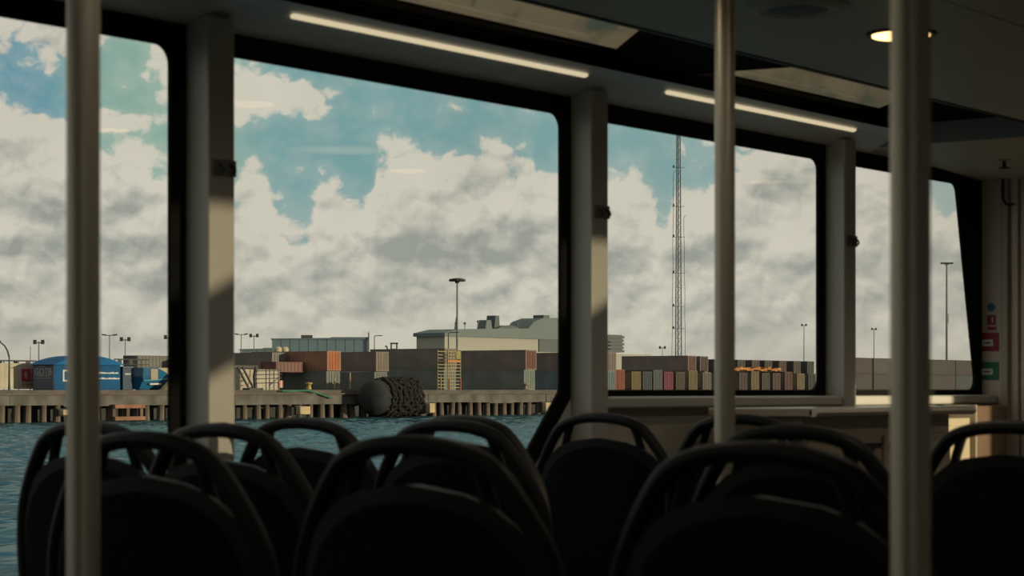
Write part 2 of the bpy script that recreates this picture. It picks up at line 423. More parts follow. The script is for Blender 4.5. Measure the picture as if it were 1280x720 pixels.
# ------------------------------------------------------------------ seats
def lean(z): return -(z-.45)*.05
def bow(y): return .45*y*y
outline = [(-.235,.42),(-.255,.6),(-.262,.80),(-.250,.90),(-.220,.965),(-.172,1.012),(-.095,1.040),(0,1.048)]
outline = outline+[(-a,b) for a,b in outline[-2::-1]]
def shell_mesh(scale, x0, x1, zlo, nrow=12, inset=0.):
    """lofted curved panel between offsets x0 (rear) and x1 (front) from the outline"""
    bm = B(); half = [(abs(a), b) for a, b in outline[:8]]
    def hw(z):
        for (w0,z0),(w1,z1) in zip(half, half[1:]):
            if z0 <= z <= z1: return w0+(w1-w0)*(z-z0)/(z1-z0)
        return half[0][0] if z < half[0][1] else 0.
    ztop = 1.048-inset
    zs = [zlo+(ztop-zlo)*(1-(1-i/nrow)**2.2) for i in range(nrow+1)]
    rows = []
    M = 14
    for z in zs:
        w = max(hw(min(z+inset*.9, 1.0479))-inset, .004)
        F_, R_ = [], []
        for k in range(M+1):
            s = -1+2*k/M; y = w*s
            e = (1-abs(s)**6)
            F_.append(bm.verts.new((lean(z)+bow(y)+x0+(x1-x0)*(.35+.65*e), y, z)))
            R_.append(bm.verts.new((lean(z)+bow(y)+x0, y, z)))
        rows.append((F_, R_))
    for (F0,R0),(F1,R1) in zip(rows, rows[1:]):
        for k in range(M):
            bm.faces.new([F0[k],F0[k+1],F1[k+1],F1[k]]); bm.faces.new([R0[k],R1[k],R1[k+1],R0[k+1]])
        bm.faces.new([F0[0],F1[0],R1[0],R0[0]]); bm.faces.new([F0[M],R0[M],R1[M],F1[M]])
    for F0,R0 in (rows[0], rows[-1]):
        for k in range(M): bm.faces.new([F0[k],R0[k],R0[k+1],F0[k+1]])
    return bm
def make_seat(loc, lb):
    t = thing('ferry_seat', lb, 'seat', loc, group='passenger seats')
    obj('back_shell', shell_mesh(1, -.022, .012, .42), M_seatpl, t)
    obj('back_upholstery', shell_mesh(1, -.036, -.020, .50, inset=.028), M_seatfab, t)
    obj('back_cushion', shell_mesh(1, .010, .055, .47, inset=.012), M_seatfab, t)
    path = [(.262,.62),(.270,.80),(.264,.88),(.249,.935),(.215,1.0),(.168,1.064),(.134,1.089),(.088,1.104),(.045,1.110),(0,1.112)]
    path = path+[(-a,b) for a,b in path[-2::-1]]
    # smooth by Catmull style subdivision
    P = [Vector((lean(b)+bow(a)-.012, a, b)) for a,b in path]; Q = []
    for i in range(len(P)-1):
        p0,p1,p2,p3 = P[max(i-1,0)],P[i],P[i+1],P[min(i+2,len(P)-1)]
        for k in range(4):
            u = k/4; Q.append(.5*((2*p1)+(p2-p0)*u+(2*p0-5*p1+4*p2-p3)*u*u+(3*p1-p0-3*p2+p3)*u**3))
    Q.append(P[-1])
    bm = B(); tube(bm, Q, .021, 10, r2=.0165, up=(1,0,.05)); obj('grab_handle', bm, M_seatpl, t)
    for s in (-1,1):
        bm = B(); tube(bm, [(lean(1.09)+bow(.11)+.0, s*.118, 1.092),(lean(1.05)+bow(.13), s*.134,1.05),(lean(1.0)+bow(.15), s*.150, 1.0)], .014, 8, r2=.012, up=(1,0,0)); obj('handle_strut', bm, M_seatpl, t)
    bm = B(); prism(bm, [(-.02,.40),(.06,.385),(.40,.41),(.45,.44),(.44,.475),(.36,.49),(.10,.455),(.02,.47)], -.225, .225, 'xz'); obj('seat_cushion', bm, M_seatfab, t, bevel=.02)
    bm = B(); prism(bm, [(-.03,.37),(.05,.35),(.42,.39),(.46,.42),(.42,.41),(.05,.385),(-.02,.42)], -.23, .23, 'xz'); obj('seat_pan', bm, M_seatpl, t)
    bm = B(); bx(bm, .10, .30, -.05, .05, .012, .37); obj('pedestal', bm, M_dark, t, bevel=.01)
    bm = B(); bx(bm, .02, .38, -.16, .16, 0, .012); obj('base_plate', bm, M_dark, t)
    return t
SHIFT = -.06
SEATS = [(2.84,2.82,'dark passenger seat in the front row of the picture, at the lower left'),
         (2.83,2.205,'dark passenger seat in the front row of the picture, at the lower middle'),
         (2.83,1.573,'dark passenger seat in the front row, between the middle pole and the right pole'),
         (3.69,3.88,'dark window seat behind the left pole, leftmost of all the seats'),
         (3.57,3.34,'dark seat in front of the first pillar, its handle arch crossing the sunlit pillar base'),
         (4.45,3.89,'dark window seat whose open handle frames the water, right of the first pillar'),
         (4.38,3.34,'dark seat below the black tyre fender, behind the lower middle seat'),
         (5.12,3.87,'dark window seat by the diagonal corner of the largest window'),
         (5.83,3.87,'dark window seat directly under the second pillar'),
         (5.78,3.33,'dark seat whose arch is crossed by the middle pole, under the raised window'),
         (4.14,2.245,'dark seat one place behind the front row, left of the right pole'),
         (4.95,2.12,'dark seat with an open curved handle at the right edge, right of the right pole')]
s0_ = None
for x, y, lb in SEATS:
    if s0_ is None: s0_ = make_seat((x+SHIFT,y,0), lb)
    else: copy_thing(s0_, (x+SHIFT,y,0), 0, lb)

# ------------------------------------------------------------------ counter under the last window
ct = thing('side_counter', 'beige side counter with a metal edged top under the rightmost windows', 'counter', (7.36, 3.9, 0))
bm = B(); bx(bm, -.64, .66, -.25, .17, 1.105, 1.135); obj('counter_top', bm, M_counter, ct, bevel=.004)
bm = B(); tube(bm, [(-.64,-.252,1.12),(.66,-.252,1.12)], .016, 8); tube(bm, [(.66,-.252,1.12),(.66,.17,1.12)], .016, 8); obj('metal_edge', bm, M_steel, ct)
bm = B(); bx(bm, -.58, .60, -.18, .17, .1, 1.105); obj('cabinet_body', bm, M_counter, ct, bevel=.004)
bm = B(); bx(bm, -.54, .52, -.12, .13, 0, .1); obj('plinth', bm, M_dark, ct)
for x0, x1 in ((-.56,-.02),(.02,.58)):
    bm = B(); bx(bm, x0, x1, -.195, -.18, .14, 1.03); d = obj('door', bm, M_counter, ct, bevel=.004)
    bm = B(); xx = x1-.08 if x0 < 0 else x0+.08; bx(bm, xx-.05, xx+.05, -.215, -.195, .985, 1.005); bx(bm, xx-.006, xx+.006, -.205, -.195, .95, 1.0); obj('latch', bm, M_dark, d)
# cream fold down cabinet and the brown panel beside it
cb = thing('wall_cabinet', 'cream cabinet panel in sunlight right of the counter', 'cabinet', (8.42, 4.0, 0))
bm = B(); bx(bm, -.28, .28, -.03, .12, 0, 1.08); obj('cabinet_body', bm, M_cream, cb, bevel=.004)
bm = B(); bx(bm, -.24, .24, -.04, -.03, .05, 1.05); d = obj('door', bm, M_cream, cb, bevel=.003)
bm = B(); tube(bm, [(-.14,-.04,1.02),(-.14,-.075,1.015),(.0,-.075,1.015),(.0,-.04,1.02)], .008, 8); tube(bm, [(-.14,-.05,1.02),(-.20,-.05,.95),(-.2,-.05,.90)], .010, 8); obj('handle', bm, M_dark, d)
bp = thing('partition_board', 'brown wooden panel with a pale metal edge, at the right below the signs', 'panel', (8.90, 3.97, 0))
bm = B(); bx(bm, -.15, .19, 0, .14, 0, 1.13); obj('panel_board', bm, M_brown, bp, bevel=.004)
bm = B(); bx(bm, -.165, -.15, -.01, .14, 0, 1.135); obj('edge_strip', bm, M_steel, bp)

# ================================================================== OUTSIDE
WATER = -2.0
D = 164.0            # quay face
DECK = 1.16
M_conc = mat('quay_concrete', (.082,.078,.072), .9, noise=.45, nscale=.5, bump=.5, bscale=1.2)
M_conc2= mat('quay_deck', (.075,.065,.06), .9, noise=.25, nscale=.4)
M_pile = mat('timber_pile', (.085,.066,.052), .9, noise=.5, nscale=.8, bump=.4, bscale=2, stretch=(1,1,.3))
M_void = mat('quay_shade_and_dark_parts', (.03,.035,.035), .95, noise=.3, nscale=.3)  # shade under the deck as a colour, reused on dark fittings
M_pad  = mat('pale_block', (.36,.28,.17), .8, noise=.15, nscale=1)

# water
m = bpy.data.materials.new('harbour_water'); N, L = nodes_of(m); b = N['Principled BSDF']
b.inputs['Base Color'].default_value = (.022,.085,.098,1); b.inputs['Roughness'].default_value = .08; b.inputs['IOR'].default_value = 1.33
tc = N.new('ShaderNodeTexCoord')
n1 = N.new('ShaderNodeTexNoise'); n1.inputs['Scale'].default_value = .05; n1.inputs['Detail'].default_value = 5
L.new(tc.outputs['Object'], n1.inputs['Vector'])
cr = N.new('ShaderNodeMapRange'); cr.inputs['From Min'].default_value = .35; cr.inputs['From Max'].default_value = .65; cr.inputs['To Min'].default_value = .8; cr.inputs['To Max'].default_value = 1.2
L.new(n1.outputs['Fac'], cr.inputs['Value'])
vs = N.new('ShaderNodeVectorMath'); vs.operation = 'SCALE'; vs.inputs[0].default_value = (.022,.062,.075)
L.new(cr.outputs[0], vs.inputs['Scale'])
N.remove(b)
df_ = N.new('ShaderNodeBsdfDiffuse'); L.new(vs.outputs[0], df_.inputs['Color'])
gl_ = N.new('ShaderNodeBsdfGlossy'); gl_.inputs['Color'].default_value = (.62,.80,.86,1); gl_.inputs['Roughness'].default_value = .06
fr_ = N.new('ShaderNodeFresnel'); fr_.inputs['IOR'].default_value = 1.33
fm_ = N.new('ShaderNodeMath'); fm_.operation = 'MULTIPLY'; L.new(fr_.outputs[0], fm_.inputs[0]); fm_.inputs[1].default_value = .5; fm_.use_clamp = True
mx_ = N.new('ShaderNodeMixShader'); L.new(fm_.outputs[0], mx_.inputs[0]); L.new(df_.outputs[0], mx_.inputs[1]); L.new(gl_.outputs[0], mx_.inputs[2])
L.new(mx_.outputs[0], N['Material Output'].inputs[0])
import numpy as np
gx_ = np.arange(16, 262, .42); gy_ = np.arange(20, 169, .42)
XX, YY = np.meshgrid(gx_, gy_, indexing='ij')
rng = np.random.RandomState(3); ZZ = np.zeros_like(XX)
for k in range(46):
    wl_ = .95*(4.6/.95)**rng.rand(); th = rng.normal(.6, .9); kk = 2*math.pi/wl_
    ph = kk*(XX*math.cos(th)+YY*math.sin(th))+rng.rand()*6.28
    ZZ += .0062*wl_*(np.exp(np.sin(ph)-1)*1.6-.75)
nx_, ny_ = XX.shape
co_ = np.stack([XX, YY, WATER-.02+ZZ], -1).reshape(-1, 3)
idx = np.arange(nx_*ny_).reshape(nx_, ny_)
fq = np.stack([idx[:-1,:-1], idx[1:,:-1], idx[1:,1:], idx[:-1,1:]], -1).reshape(-1, 4)
base = len(co_)
co_ = np.vstack([co_, np.array([(-600,6.5,WATER-.3),(4000,6.5,WATER-.3),(4000,3000,WATER-.3),(-600,3000,WATER-.3)])])
fq = np.vstack([fq, np.array([[base,base+1,base+2,base+3]])])
me = bpy.data.meshes.new('water'); me.vertices.add(len(co_)); me.vertices.foreach_set('co', co_.ravel())
me.loops.add(fq.size); me.loops.foreach_set('vertex_index', fq.ravel().astype(np.int32))
me.polygons.add(len(fq)); me.polygons.foreach_set('loop_start', np.arange(0, fq.size, 4, dtype=np.int32))
me.polygons.foreach_set('use_smooth', np.ones(len(fq), dtype=bool))
me.update(calc_edges=True); me.validate()
wo = bpy.data.objects.new('water', me); COL.objects.link(wo); me.materials.append(m)
tag(wo, 'rippled teal harbour water', 'water', kind='structure')

# quay
XQ0, XQ1 = 110., 560.
q = thing('quay', 'long concrete quay on rows of piles across the water', 'quay', (200, D, WATER))
L0 = lambda x: x-200
bm = B(); bx(bm, L0(XQ0), L0(XQ1), 0.15, 260, DECK-.42-WATER, DECK-WATER); obj('deck_slab', bm, M_conc2, q)
bm = B()
x = XQ0
while x < XQ1:
    w = random.uniform(4,9); e = random.uniform(-.12,.06); dz = random.uniform(-.08,.08)
    bx(bm, L0(x), L0(min(x+w,XQ1)), e, 3.0, .42+1.16+dz, DECK-.40-WATER); x += w
obj('edge_beam', bm, M_conc, q)
bm = B(); bx(bm, L0(XQ0), L0(XQ1), -.35, -.05, DECK-.50-WATER, DECK-.36-WATER); obj('kerb_rail', bm, mat('kerb_timber', (.085,.065,.052), .9, noise=.3, nscale=.6), q)
bm = B(); bx(bm, L0(XQ0), L0(XQ1), 4.5, 5.5, -.3, 2.6); obj('shade_backing', bm, M_void, q)  # dark sheet standing in for the shade behind the piles
pm = None
x = 137.5; k = 0
while x < 243 and k < 98:
    h = 1.62
    r = random.uniform(.34,.46)
    bm = B(); lathe(bm, [(r*1.08,-.4),(r,.4),(r*.95,h+.12)], n=10)
    p = obj('pile', bm, M_pile, q); p.location = (L0(x), .5+random.uniform(-.2,.25), 0); p.rotation_euler = (random.uniform(-.03,.03), random.uniform(-.05,.05), 0)
    x += random.choice([1.7,1.75,1.85,1.95]); k += 1
# things on the quay face
def block(px, py0, py1, w, lb):
    X, Z = at(px, D-.5)
    z1, z0 = zof(py0, Z), zof(py1, Z)
    t = thing('fender_block', lb, 'block', (X, D-.85, z0), group='pale blocks on the quay face')
    bm = B(); bx(bm, -w/2, w/2, -.35, .35, 0, z1-z0); obj('pad', bm, M_pad, t, bevel=.08)
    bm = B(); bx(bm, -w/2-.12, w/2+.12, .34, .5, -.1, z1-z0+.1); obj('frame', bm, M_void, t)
block(376, 508, 518, 1.7, 'pale block on the quay face, left of the tyre fender')
block(535, 504, 516, 1.0, 'pale block on the quay face, just right of the tyre fender')
block(682, 503, 515, 1.7, 'pale block on the quay face by the window corner')
block(77, 512, 519, .8, 'small pale block on the quay face left of the left pole')
X, Z = at(161, D-.6)
ff = thing('timber_fender', 'rusty timber frame of two beams on the quay face, right of the left pole', 'fender', (X, D-.6, WATER))
for z in (zof(508,Z)-WATER, zof(523,Z)-WATER):
    bm = B(); bx(bm, -2.1, 2.1, -.25, .25, z-.2, z+.2); obj('beam', bm, mat('rust_timber', (.19,.095,.06), .9, noise=.3, nscale=.8), ff, bevel=.05)
for dx in (-1.9, 0, 1.9):
    bm = B(); bx(bm, dx-.2, dx+.2, .1, .4, .2, 1.7); obj('upright', bm, M_pile, ff)
# bollards
for px, lb in ((657,'mooring bollard on the quay edge, right of the ladder tower'), (386,'small yellow mooring bollard on the quay left of the tyre fender')):
    X, Z = at(px, D+1.2)
    t = thing('bollard', lb, 'bollard', (X, D+1.2, DECK))
    y = px == 386
    mm = mat('bollard_yellow', (.28,.21,.05), .6, noise=.1) if y else mat('bollard_tan', (.18,.14,.095), .7, noise=.2)
    bm = B(); lathe(bm, [(.34,0),(.30,.1),(.24,.5),(.3,.62),(.42,.7),(.42,.8),(.2,.86)], n=16); obj('post', bm, mm, t)
    bm = B(); lathe(bm, [(.5,0),(.5,.05)], n=16); obj('base_plate', bm, M_void, t)

# floating tyre fender
X, Z = at(484, D-2.6)
fd = thing('pneumatic_fender', 'huge black floating fender covered in tyres against the quay', 'fender', (X, D-2.7, WATER))
R_, LH = 2.02, 2.55
M_rub = mat('fender_rubber', (.018,.023,.023), .8, noise=.3, nscale=.7, spec=.2)
M_tyre = mat('tyre_rubber', (.014,.012,.011), .85, spec=.2, noise=.5, nscale=1.5, bump=.4, bscale=5)
bm = B()
prof = [(R_*math.cos(a)+1e-3, -LH-R_*.78*math.sin(a)) for a in [math.pi/2*k/7 for k in range(7,0,-1)]]
prof = prof+[(R_,-LH),(R_,LH)]+[(R_*math.cos(a)+1e-3, LH+R_*.78*math.sin(a)) for a in [math.pi/2*k/7 for k in range(1,8)]]
zc = 2.28
lathe(bm, prof, (0,0,zc), 36, 'x'); obj('fender_body', bm, M_rub, fd)
cnt = 0
for i in range(6):
    xx = -1.25+i*.98
    for j in range(14):
        a = math.radians(18+j*24+(12 if i%2 else 0))
        d = Vector((0, math.cos(a), math.sin(a)))
        if d.y > .75 or zc+d.z*R_ < .3: continue
        c = Vector((xx+random.uniform(-.08,.08), d.y*(R_+.10), zc+d.z*(R_+.10)))
        bm = B(); ax = d+Vector((random.uniform(-.35,.35),random.uniform(-.2,.2),random.uniform(-.2,.2))); torus(bm, (0,0,0), ax, .37, .19, 12, 7)
        o = obj('tyre', bm, M_tyre, fd); o.location = c; cnt += 1
for k in range(6):
    bm = B(); a = [math.radians(-40+k*40)]
    pts = [(xx, math.cos(a[0])*-(R_+.06), zc+math.sin(a[0])*(R_+.06)) for xx in (-2.2,-1,0,1,2,3)]
    tube(bm, pts, .06, 6); obj('net_chain', bm, M_void, fd)
# green mooring rope on the quay edge
X0, _ = at(352, D-.4); X1, _ = at(415, D-.4)
pts = []
for k in range(13):
    u = k/12; pts.append((X0+(X1-X0)*u, D-.42, DECK-.1-.9*max(0,u-.45)**1.5*2.2-.05*math.sin(u*9)))
bm = B(); tube(bm, pts, .09, 6); tag(obj('mooring_rope', bm, mat('green_rope', (.018,.13,.085), .8, noise=.2, nscale=3)), 'green mooring rope sagging over the quay edge', 'rope')

# ------------------------------------------------------------------ containers
def cmat(col):
    nm = 'container_paint_%02d%02d%02d' % tuple(int(c*99) for c in col)
    return mat(nm, col, .6, noise=.18, nscale=.5)
def container(label, corner_px, Y, level_z, col, length=12.2, w=2.44, h=2.6, along='y', endcol=None, group='shipping containers on the quay'):
    """corner_px: image column of the nearest vertical corner (between the side facing aft and the face to the water)"""
    X, Z = at(corner_px, Y)
    t = thing('shipping_container', label, 'container', (X, Y, level_z), group=group)
    lx, ly = (w, length) if along == 'y' else (length, w)
    m1 = cmat(col); m2 = cmat(endcol) if endcol else m1
    # corrugated body
    bm = B()
    def corr(p0, p1, z0, z1, nrm):
        n = max(4, int((Vector(p1)-Vector(p0)).length/.28)); n -= n % 2
        lo, hi = [], []
        for i in range(n+1):
            u = i/n; off = .04 if (i//1) % 2 else 0
            p = Vector(p0).lerp(Vector(p1), u)-Vector(nrm)*off
            lo.append(bm.verts.new((p.x,p.y,z0))); hi.append(bm.verts.new((p.x,p.y,z1)))
        for i in range(n): bm.faces.new([lo[i],lo[i+1],hi[i+1],hi[i]])
    e = .05
    corr((0,e),(0,ly-e),.15,h-.12,(-1,0)) if along == 'y' else corr((e,0),(lx-e,0),.15,h-.12,(0,-1))
    if along == 'y': corr((lx,ly-e),(lx,e),.15,h-.12,(1,0))
    else: corr((lx-e,ly),(e,ly),.15,h-.12,(0,1))
    bx(bm, .06, lx-.06, .06, ly-.06, .1, h-.06)
    obj('body', bm, m1, t, smooth=False)
    bm = B()
    for xx in (0, lx-.16):
        for yy in (0, ly-.16): bx(bm, xx, xx+.16, yy, yy+.16, 0, h)
    for zz in (0, h-.13):
        bx(bm, .16, lx-.16, 0, .1, zz, zz+.13); bx(bm, .16, lx-.16, ly-.1, ly, zz, zz+.13)
        bx(bm, 0, .1, .16, ly-.16, zz, zz+.13); bx(bm, lx-.1, lx, .16, ly-.16, zz, zz+.13)
    obj('corner_frame', bm, m2 if group.startswith('coloured') else m1, t, smooth=False)
    if along == 'y':
        for s in (0, 1):
            bm = B(); bx(bm, .17+s*(lx-.34)/2, .17+(s+1)*(lx-.34)/2-.02, -.0, .07, .14, h-.14); d = obj('door', bm, m2, t)
            bm = B()
            for k in (.3,.7):
                xx = .17+(s+k)*(lx-.34)/2; tube(bm, [(xx,-.03,.16),(xx,-.03,h-.16)], .03, 6)
            obj('lock_bar', bm, m2, d)
    return t
MAROON, RUST, GREY, TEAL, DBLUE = (.125,.098,.090), (.14,.055,.03), (.105,.13,.118), (.07,.10,.10), (.065,.10,.115)
Z1 = DECK+2.62
# stack behind the ladder tower (middle window)
container('maroon container with a bright red end, topmost right of the ladder tower', 657, 168, Z1, MAROON, endcol=(.095,.03,.026))
container('grey green container under the maroon one right of the ladder tower', 655, 168, DECK, GREY)
container('dark maroon container at the right edge of the largest window, upper tier', 758, 169, Z1, (.115,.085,.085))
container('dark blue container at the right edge of the largest window, lower tier', 757, 167.6, DECK, DBLUE, endcol=TEAL)
container('olive brown container left of the ladder tower, upper tier', 556, 170, Z1, (.115,.108,.088))
container('grey container behind the tyre fender, lower tier left of the ladder tower', 555, 170, DECK, GREY)
# row behind the fender
container('orange container with ribbed orange doors, upper tier left of the tyre fender', 409, 170, Z1-.35, (.20,.10,.06), h=2.3, endcol=(.25,.075,.02))
container('grey container below the orange one, left of the tyre fender', 408, 170, DECK, (.09,.105,.095), h=2.2)
container('brown container right of the orange one, upper tier', 470, 172, Z1-.35, (.12,.095,.08), h=2.4)
container('grey container right of the orange one, lower tier', 468, 172, DECK, (.09,.10,.09), h=2.2)
container('grey container behind the loading ramp, upper tier', 340, 176, Z1-.45, (.11,.105,.095), h=2.25, length=9.5)
container('cream container behind the scaffold grid, lower tier', 300, 172, DECK, (.27,.245,.19), along='x', length=6.6, h=2.35)
container('red container left of the orange one, upper tier', 345, 173, Z1-.55, (.09,.034,.028), along='x', length=5.0, h=1.2)
# left window
container('dark grey container stacked behind the blue boat', 172, 190, DECK+2.6, (.06,.06,.055), along='x', length=12.2, h=1.5)
container('cream container behind the bow of the blue boat', 198, 186, DECK, (.26,.225,.16), along='x', length=7, h=2.6)
X, Z = at(-18, 172.5)
wc = container('cream container with red lettering at the far left of the quay', -18, 172.5, DECK+.1, (.29,.265,.20), along='x', length=12.2, h=2.62)
M_logo = mat('magenta_print', (.26,.012,.036), .6, noise=.05)
def wx(px): return at(px, 172.46)[0]-X
def wz(py): return zof(py, at(30,172.46)[1])-(DECK+.1)
bm = B()
a, b_, c, d = wx(27.2), wx(38.2), wz(461), wz(476.5); tk = .36
bx(bm, a, a+tk, -.035, -.005, d, c); bx(bm, b_-tk, b_, -.035, -.005, d, c); bx(bm, a, b_, -.034, -.004, d, d+.28); bx(bm, a, b_, -.034, -.004, c-.28, c)
a2 = wx(40.3); e2 = a2+1.05
bx(bm, a2, a2+tk, -.035, -.005, d, c); bx(bm, e2-tk, e2, -.035, -.005, d, c)
prism(bm, [(a2,c),(a2+tk,c),(e2,d),(e2-tk,d)], -.034, -.004)
bx(bm, wx(28), e2, -.03, -.005, wz(480.6), wz(479.6))
obj('lettering', bm, M_logo, wc, smooth=False)
# coloured ends in the raised window
row = [(769,'orange','bright orange',(.42,.10,.04)),(789.5,'yellow','mustard yellow',(.26,.19,.05)),(803.5,'petrol','dark petrol blue',(.045,.075,.085)),(816.8,'grey','pale teal grey',(.11,.15,.15)),
       (830.2,'magenta','magenta',(.30,.03,.08)),(845,'olive','olive brown',(.10,.075,.05)),(861,'tan','tan yellow',(.27,.20,.08)),(878.5,'beige','beige grey',(.22,.20,.15)),
       (924,'brown','reddish brown',(.11,.07,.055)),(939,'ochre','pale ochre',(.30,.22,.12)),(952.5,'mauve','dusky mauve',(.13,.085,.085)),(966,'plum','plum grey',(.15,.085,.085)),
       (981,'crimson','dull crimson',(.16,.065,.055)),(996.5,'sand','sand coloured',(.30,.23,.11)),(1010.5,'slate','slate grey',(.075,.065,.065)),(755,'green','sea green',(.08,.16,.14))]
where = {769:'leftmost but one in the raised window',1010.5:'at the right edge of the raised window',924:'just right of the middle pole'}
for i, (px, cn, nm, col) in enumerate(row):
    wh = where.get(px, 'in the coloured row under the raised window')
    t = container('%s container end %s' % (nm, wh), px, 170, DECK, tuple(c*.4+.05 for c in col), length=6.06, endcol=tuple(c*.30 for c in col), h=2.6 if i % 3 or i == 15 else 2.85, group='coloured containers in the lower row')
container('long maroon container with a reddish end above the coloured row, left of the middle pole', 860, 178, Z1+.1, MAROON, endcol=(.07,.028,.024), h=2.55)
container('maroon container above the coloured row at the middle pole', 875, 178, Z1+.1, (.11,.09,.085), h=2.5, endcol=(.038,.026,.024))
for k, (px, nm, lb) in enumerate([(893,(.06,.045,.04),'brown container end just left of the middle pole, upper tier'),(922,(.055,.06,.052),'dark green container end just right of the middle pole, upper tier'),(940,(.085,.055,.06),'mauve brown container end in the upper tier right of the middle pole'),
        (956,(.055,.055,.05),'dark grey container end in the upper tier of the raised window'),(974,(.075,.05,.045),'dull brown container end in the upper tier of the raised window'),(992,(.07,.058,.048),'umber container end in the upper tier of the raised window'),(1009,(.05,.055,.052),'charcoal container end at the right edge of the raised window, upper tier')]):
    container(lb, px, 180, DECK+2.6, tuple(c*.55 for c in nm), h=2.25, length=6.06)
# stack in the rightmost window
for px, lv, col, lb in [(1060,1,(.085,.05,.05),'dusky red container behind the third pillar, upper tier'),(1060,0,(.07,.055,.055),'grey brown container behind the third pillar, lower tier'),
        (1092,1,(.11,.055,.055),'reddish container left of the right pole, upper tier'),(1092,0,(.085,.06,.055),'brown container left of the right pole, lower tier'),
        (1160,1,(.055,.062,.06),'slate container right of the right pole, upper tier'),(1160,0,(.06,.065,.068),'grey container right of the right pole, lower tier'),
        (1195,0,(.045,.085,.10),'teal container at the raked window edge, lower tier'),(1195,1,(.06,.065,.065),'dark grey container at the raked window edge, upper tier')]:
    container(lb, px, 182, DECK+(2.87 if lv else .0), tuple(c*.2 for c in col), along='x', length={1060:9.4,1092:12.2,1160:12.1,1195:14}[px], h=2.85)
# orange tarpaulin along the row
X0, Z = at(906, 169.4); X1, _ = at(976, 169.4)
bm = B()
n = 16
for k in range(n):
    xa, xb = X0+(X1-X0)*k/n, X0+(X1-X0)*(k+1)/n
    zz = DECK+2.98+.10*math.sin(k*1.7); bx(bm, xa, xb-.05, 169.3, 170.6, zz, zz+.40+.12*math.sin(k*2.3))
tag(obj('orange_tarpaulin', bm, mat('orange_tarp', (.32,.125,.025), .7, noise=.4, nscale=.6)), 'orange tarpaulin lying along the container row right of the middle pole', 'tarpaulin')

# ------------------------------------------------------------------ blue shed, box, boat, sand heap
M_blue = mat('tarp_blue', (.005,.060,.155), .7, spec=.15, noise=.2, nscale=.4)
M_blue2 = mat('tarp_blue_bright', (.006,.095,.25), .7, spec=.15, noise=.2, nscale=.4)
M_slate = mat('panel_slate', (.06,.075,.105), .6, noise=.1, nscale=.5)
Ys = 168.
X, Z = at(68, Ys); X2, _ = at(150.5, Ys)
wd = X2-X; hs = zof(455, Z)-DECK
sh = thing('container_shed', 'blue tarpaulin covered shed with a vaulted roof at the left pole', 'shed', (X, Ys, DECK))
bm = B(); bx(bm, 0, wd, 0, 3.2, 0, hs); obj('wall', bm, M_blue, sh, bevel=.05)
poly = [(-.4,hs-.05)]+[(wd*u, hs+.05+.85*math.sin(math.pi*min(1,max(0,u)))**.8) for u in [k/14 for k in range(15)]]+[(wd+.3,hs-.05)]
bm = B(); prism(bm, poly, -.35, 3.4); obj('roof', bm, M_blue2, sh)
bm = B(); bx(bm, -.06, 0, .05, 3.1, .05, hs-.1); pn = obj('end_panel', bm, M_slate, sh, bevel=.02)
M_print = mat('faded_white_print', (.3,.33,.34), .7, noise=.2, nscale=2)
cu = bpy.data.curves.new('t', 'FONT'); cu.body = 'GOTB'; cu.size = 1.0; cu.extrude = .01; cu.align_x = 'CENTER'
to = bpy.data.objects.new('t', cu); COL.objects.link(to)
me = bpy.data.meshes.new_from_object(to.evaluated_get(bpy.context.evaluated_depsgraph_get())); bpy.data.objects.remove(to)
for v in me.vertices: v.co = (-.075+v.co.z*.5, 1.6-v.co.x*.95, 1.55+v.co.y*.95)
me.materials.clear(); link('lettering', me, M_print, pn, smooth=False)
bm = B(); bx(bm, -.075, -.06, .6, 2.5, 1.42, 1.48); bx(bm, -.075, -.06, .5, 2.6, 1.18, 1.22); bx(bm, -.075, -.06, 1.0, 2.3, 2.36, 2.4); obj('print_line', bm, M_print, pn)
M_wpr = mat('white_banner_print', (.42,.42,.40), .6, noise=.08)
sx = lambda px: at(px, Ys)[0]-X
sz = lambda py: zof(py, at(100, Ys)[1])-DECK
bm = B(); a, b_, c, d = sx(78.5), sx(88.5), sz(462.5), sz(477)
bx(bm, a, a+.2, -.02, 0, d, c); bx(bm, a, b_, -.021, 0, d, d+.16); bx(bm, a, b_, -.021, 0, c-.16, c)
obj('logo', bm, M_wpr, sh)
for py in (466, 473):
    bm = B(); x = sx(112)
    while x < sx(148):
        w_ = random.uniform(.12,.3); bx(bm, x, x+w_, -.02, 0, sz(py+.9), sz(py-.9)+random.uniform(-.04,.04)); x += w_+random.uniform(.02,.06)
    obj('lettering', bm, M_wpr, sh)
X, Z = at(150.5, 168); X2, _ = at(165, 168); X += .33; X2 += .15
sb = thing('storage_box', 'dark blue storage box between the blue shed and the blue boat', 'box', (X, 168, DECK))
bm = B(); bx(bm, 0.02, X2-X, 0, 2.2, 0, zof(459.5,Z)-DECK); obj('body', bm, mat('box_blue', (.012,.034,.075), .6, noise=.15, nscale=.8), sb, bevel=.05)
bm = B(); bx(bm, .3, X2-X-.35, -.03, 0, zof(468.5,Z)-DECK, zof(466.5,Z)-DECK); obj('lettering', bm, M_print, sb)
bm = B(); bx(bm, 0, X2-X+.04, -.05, 2.25, zof(459.5,Z)-DECK, zof(458,Z)-DECK); obj('lid', bm, M_slate, sb)
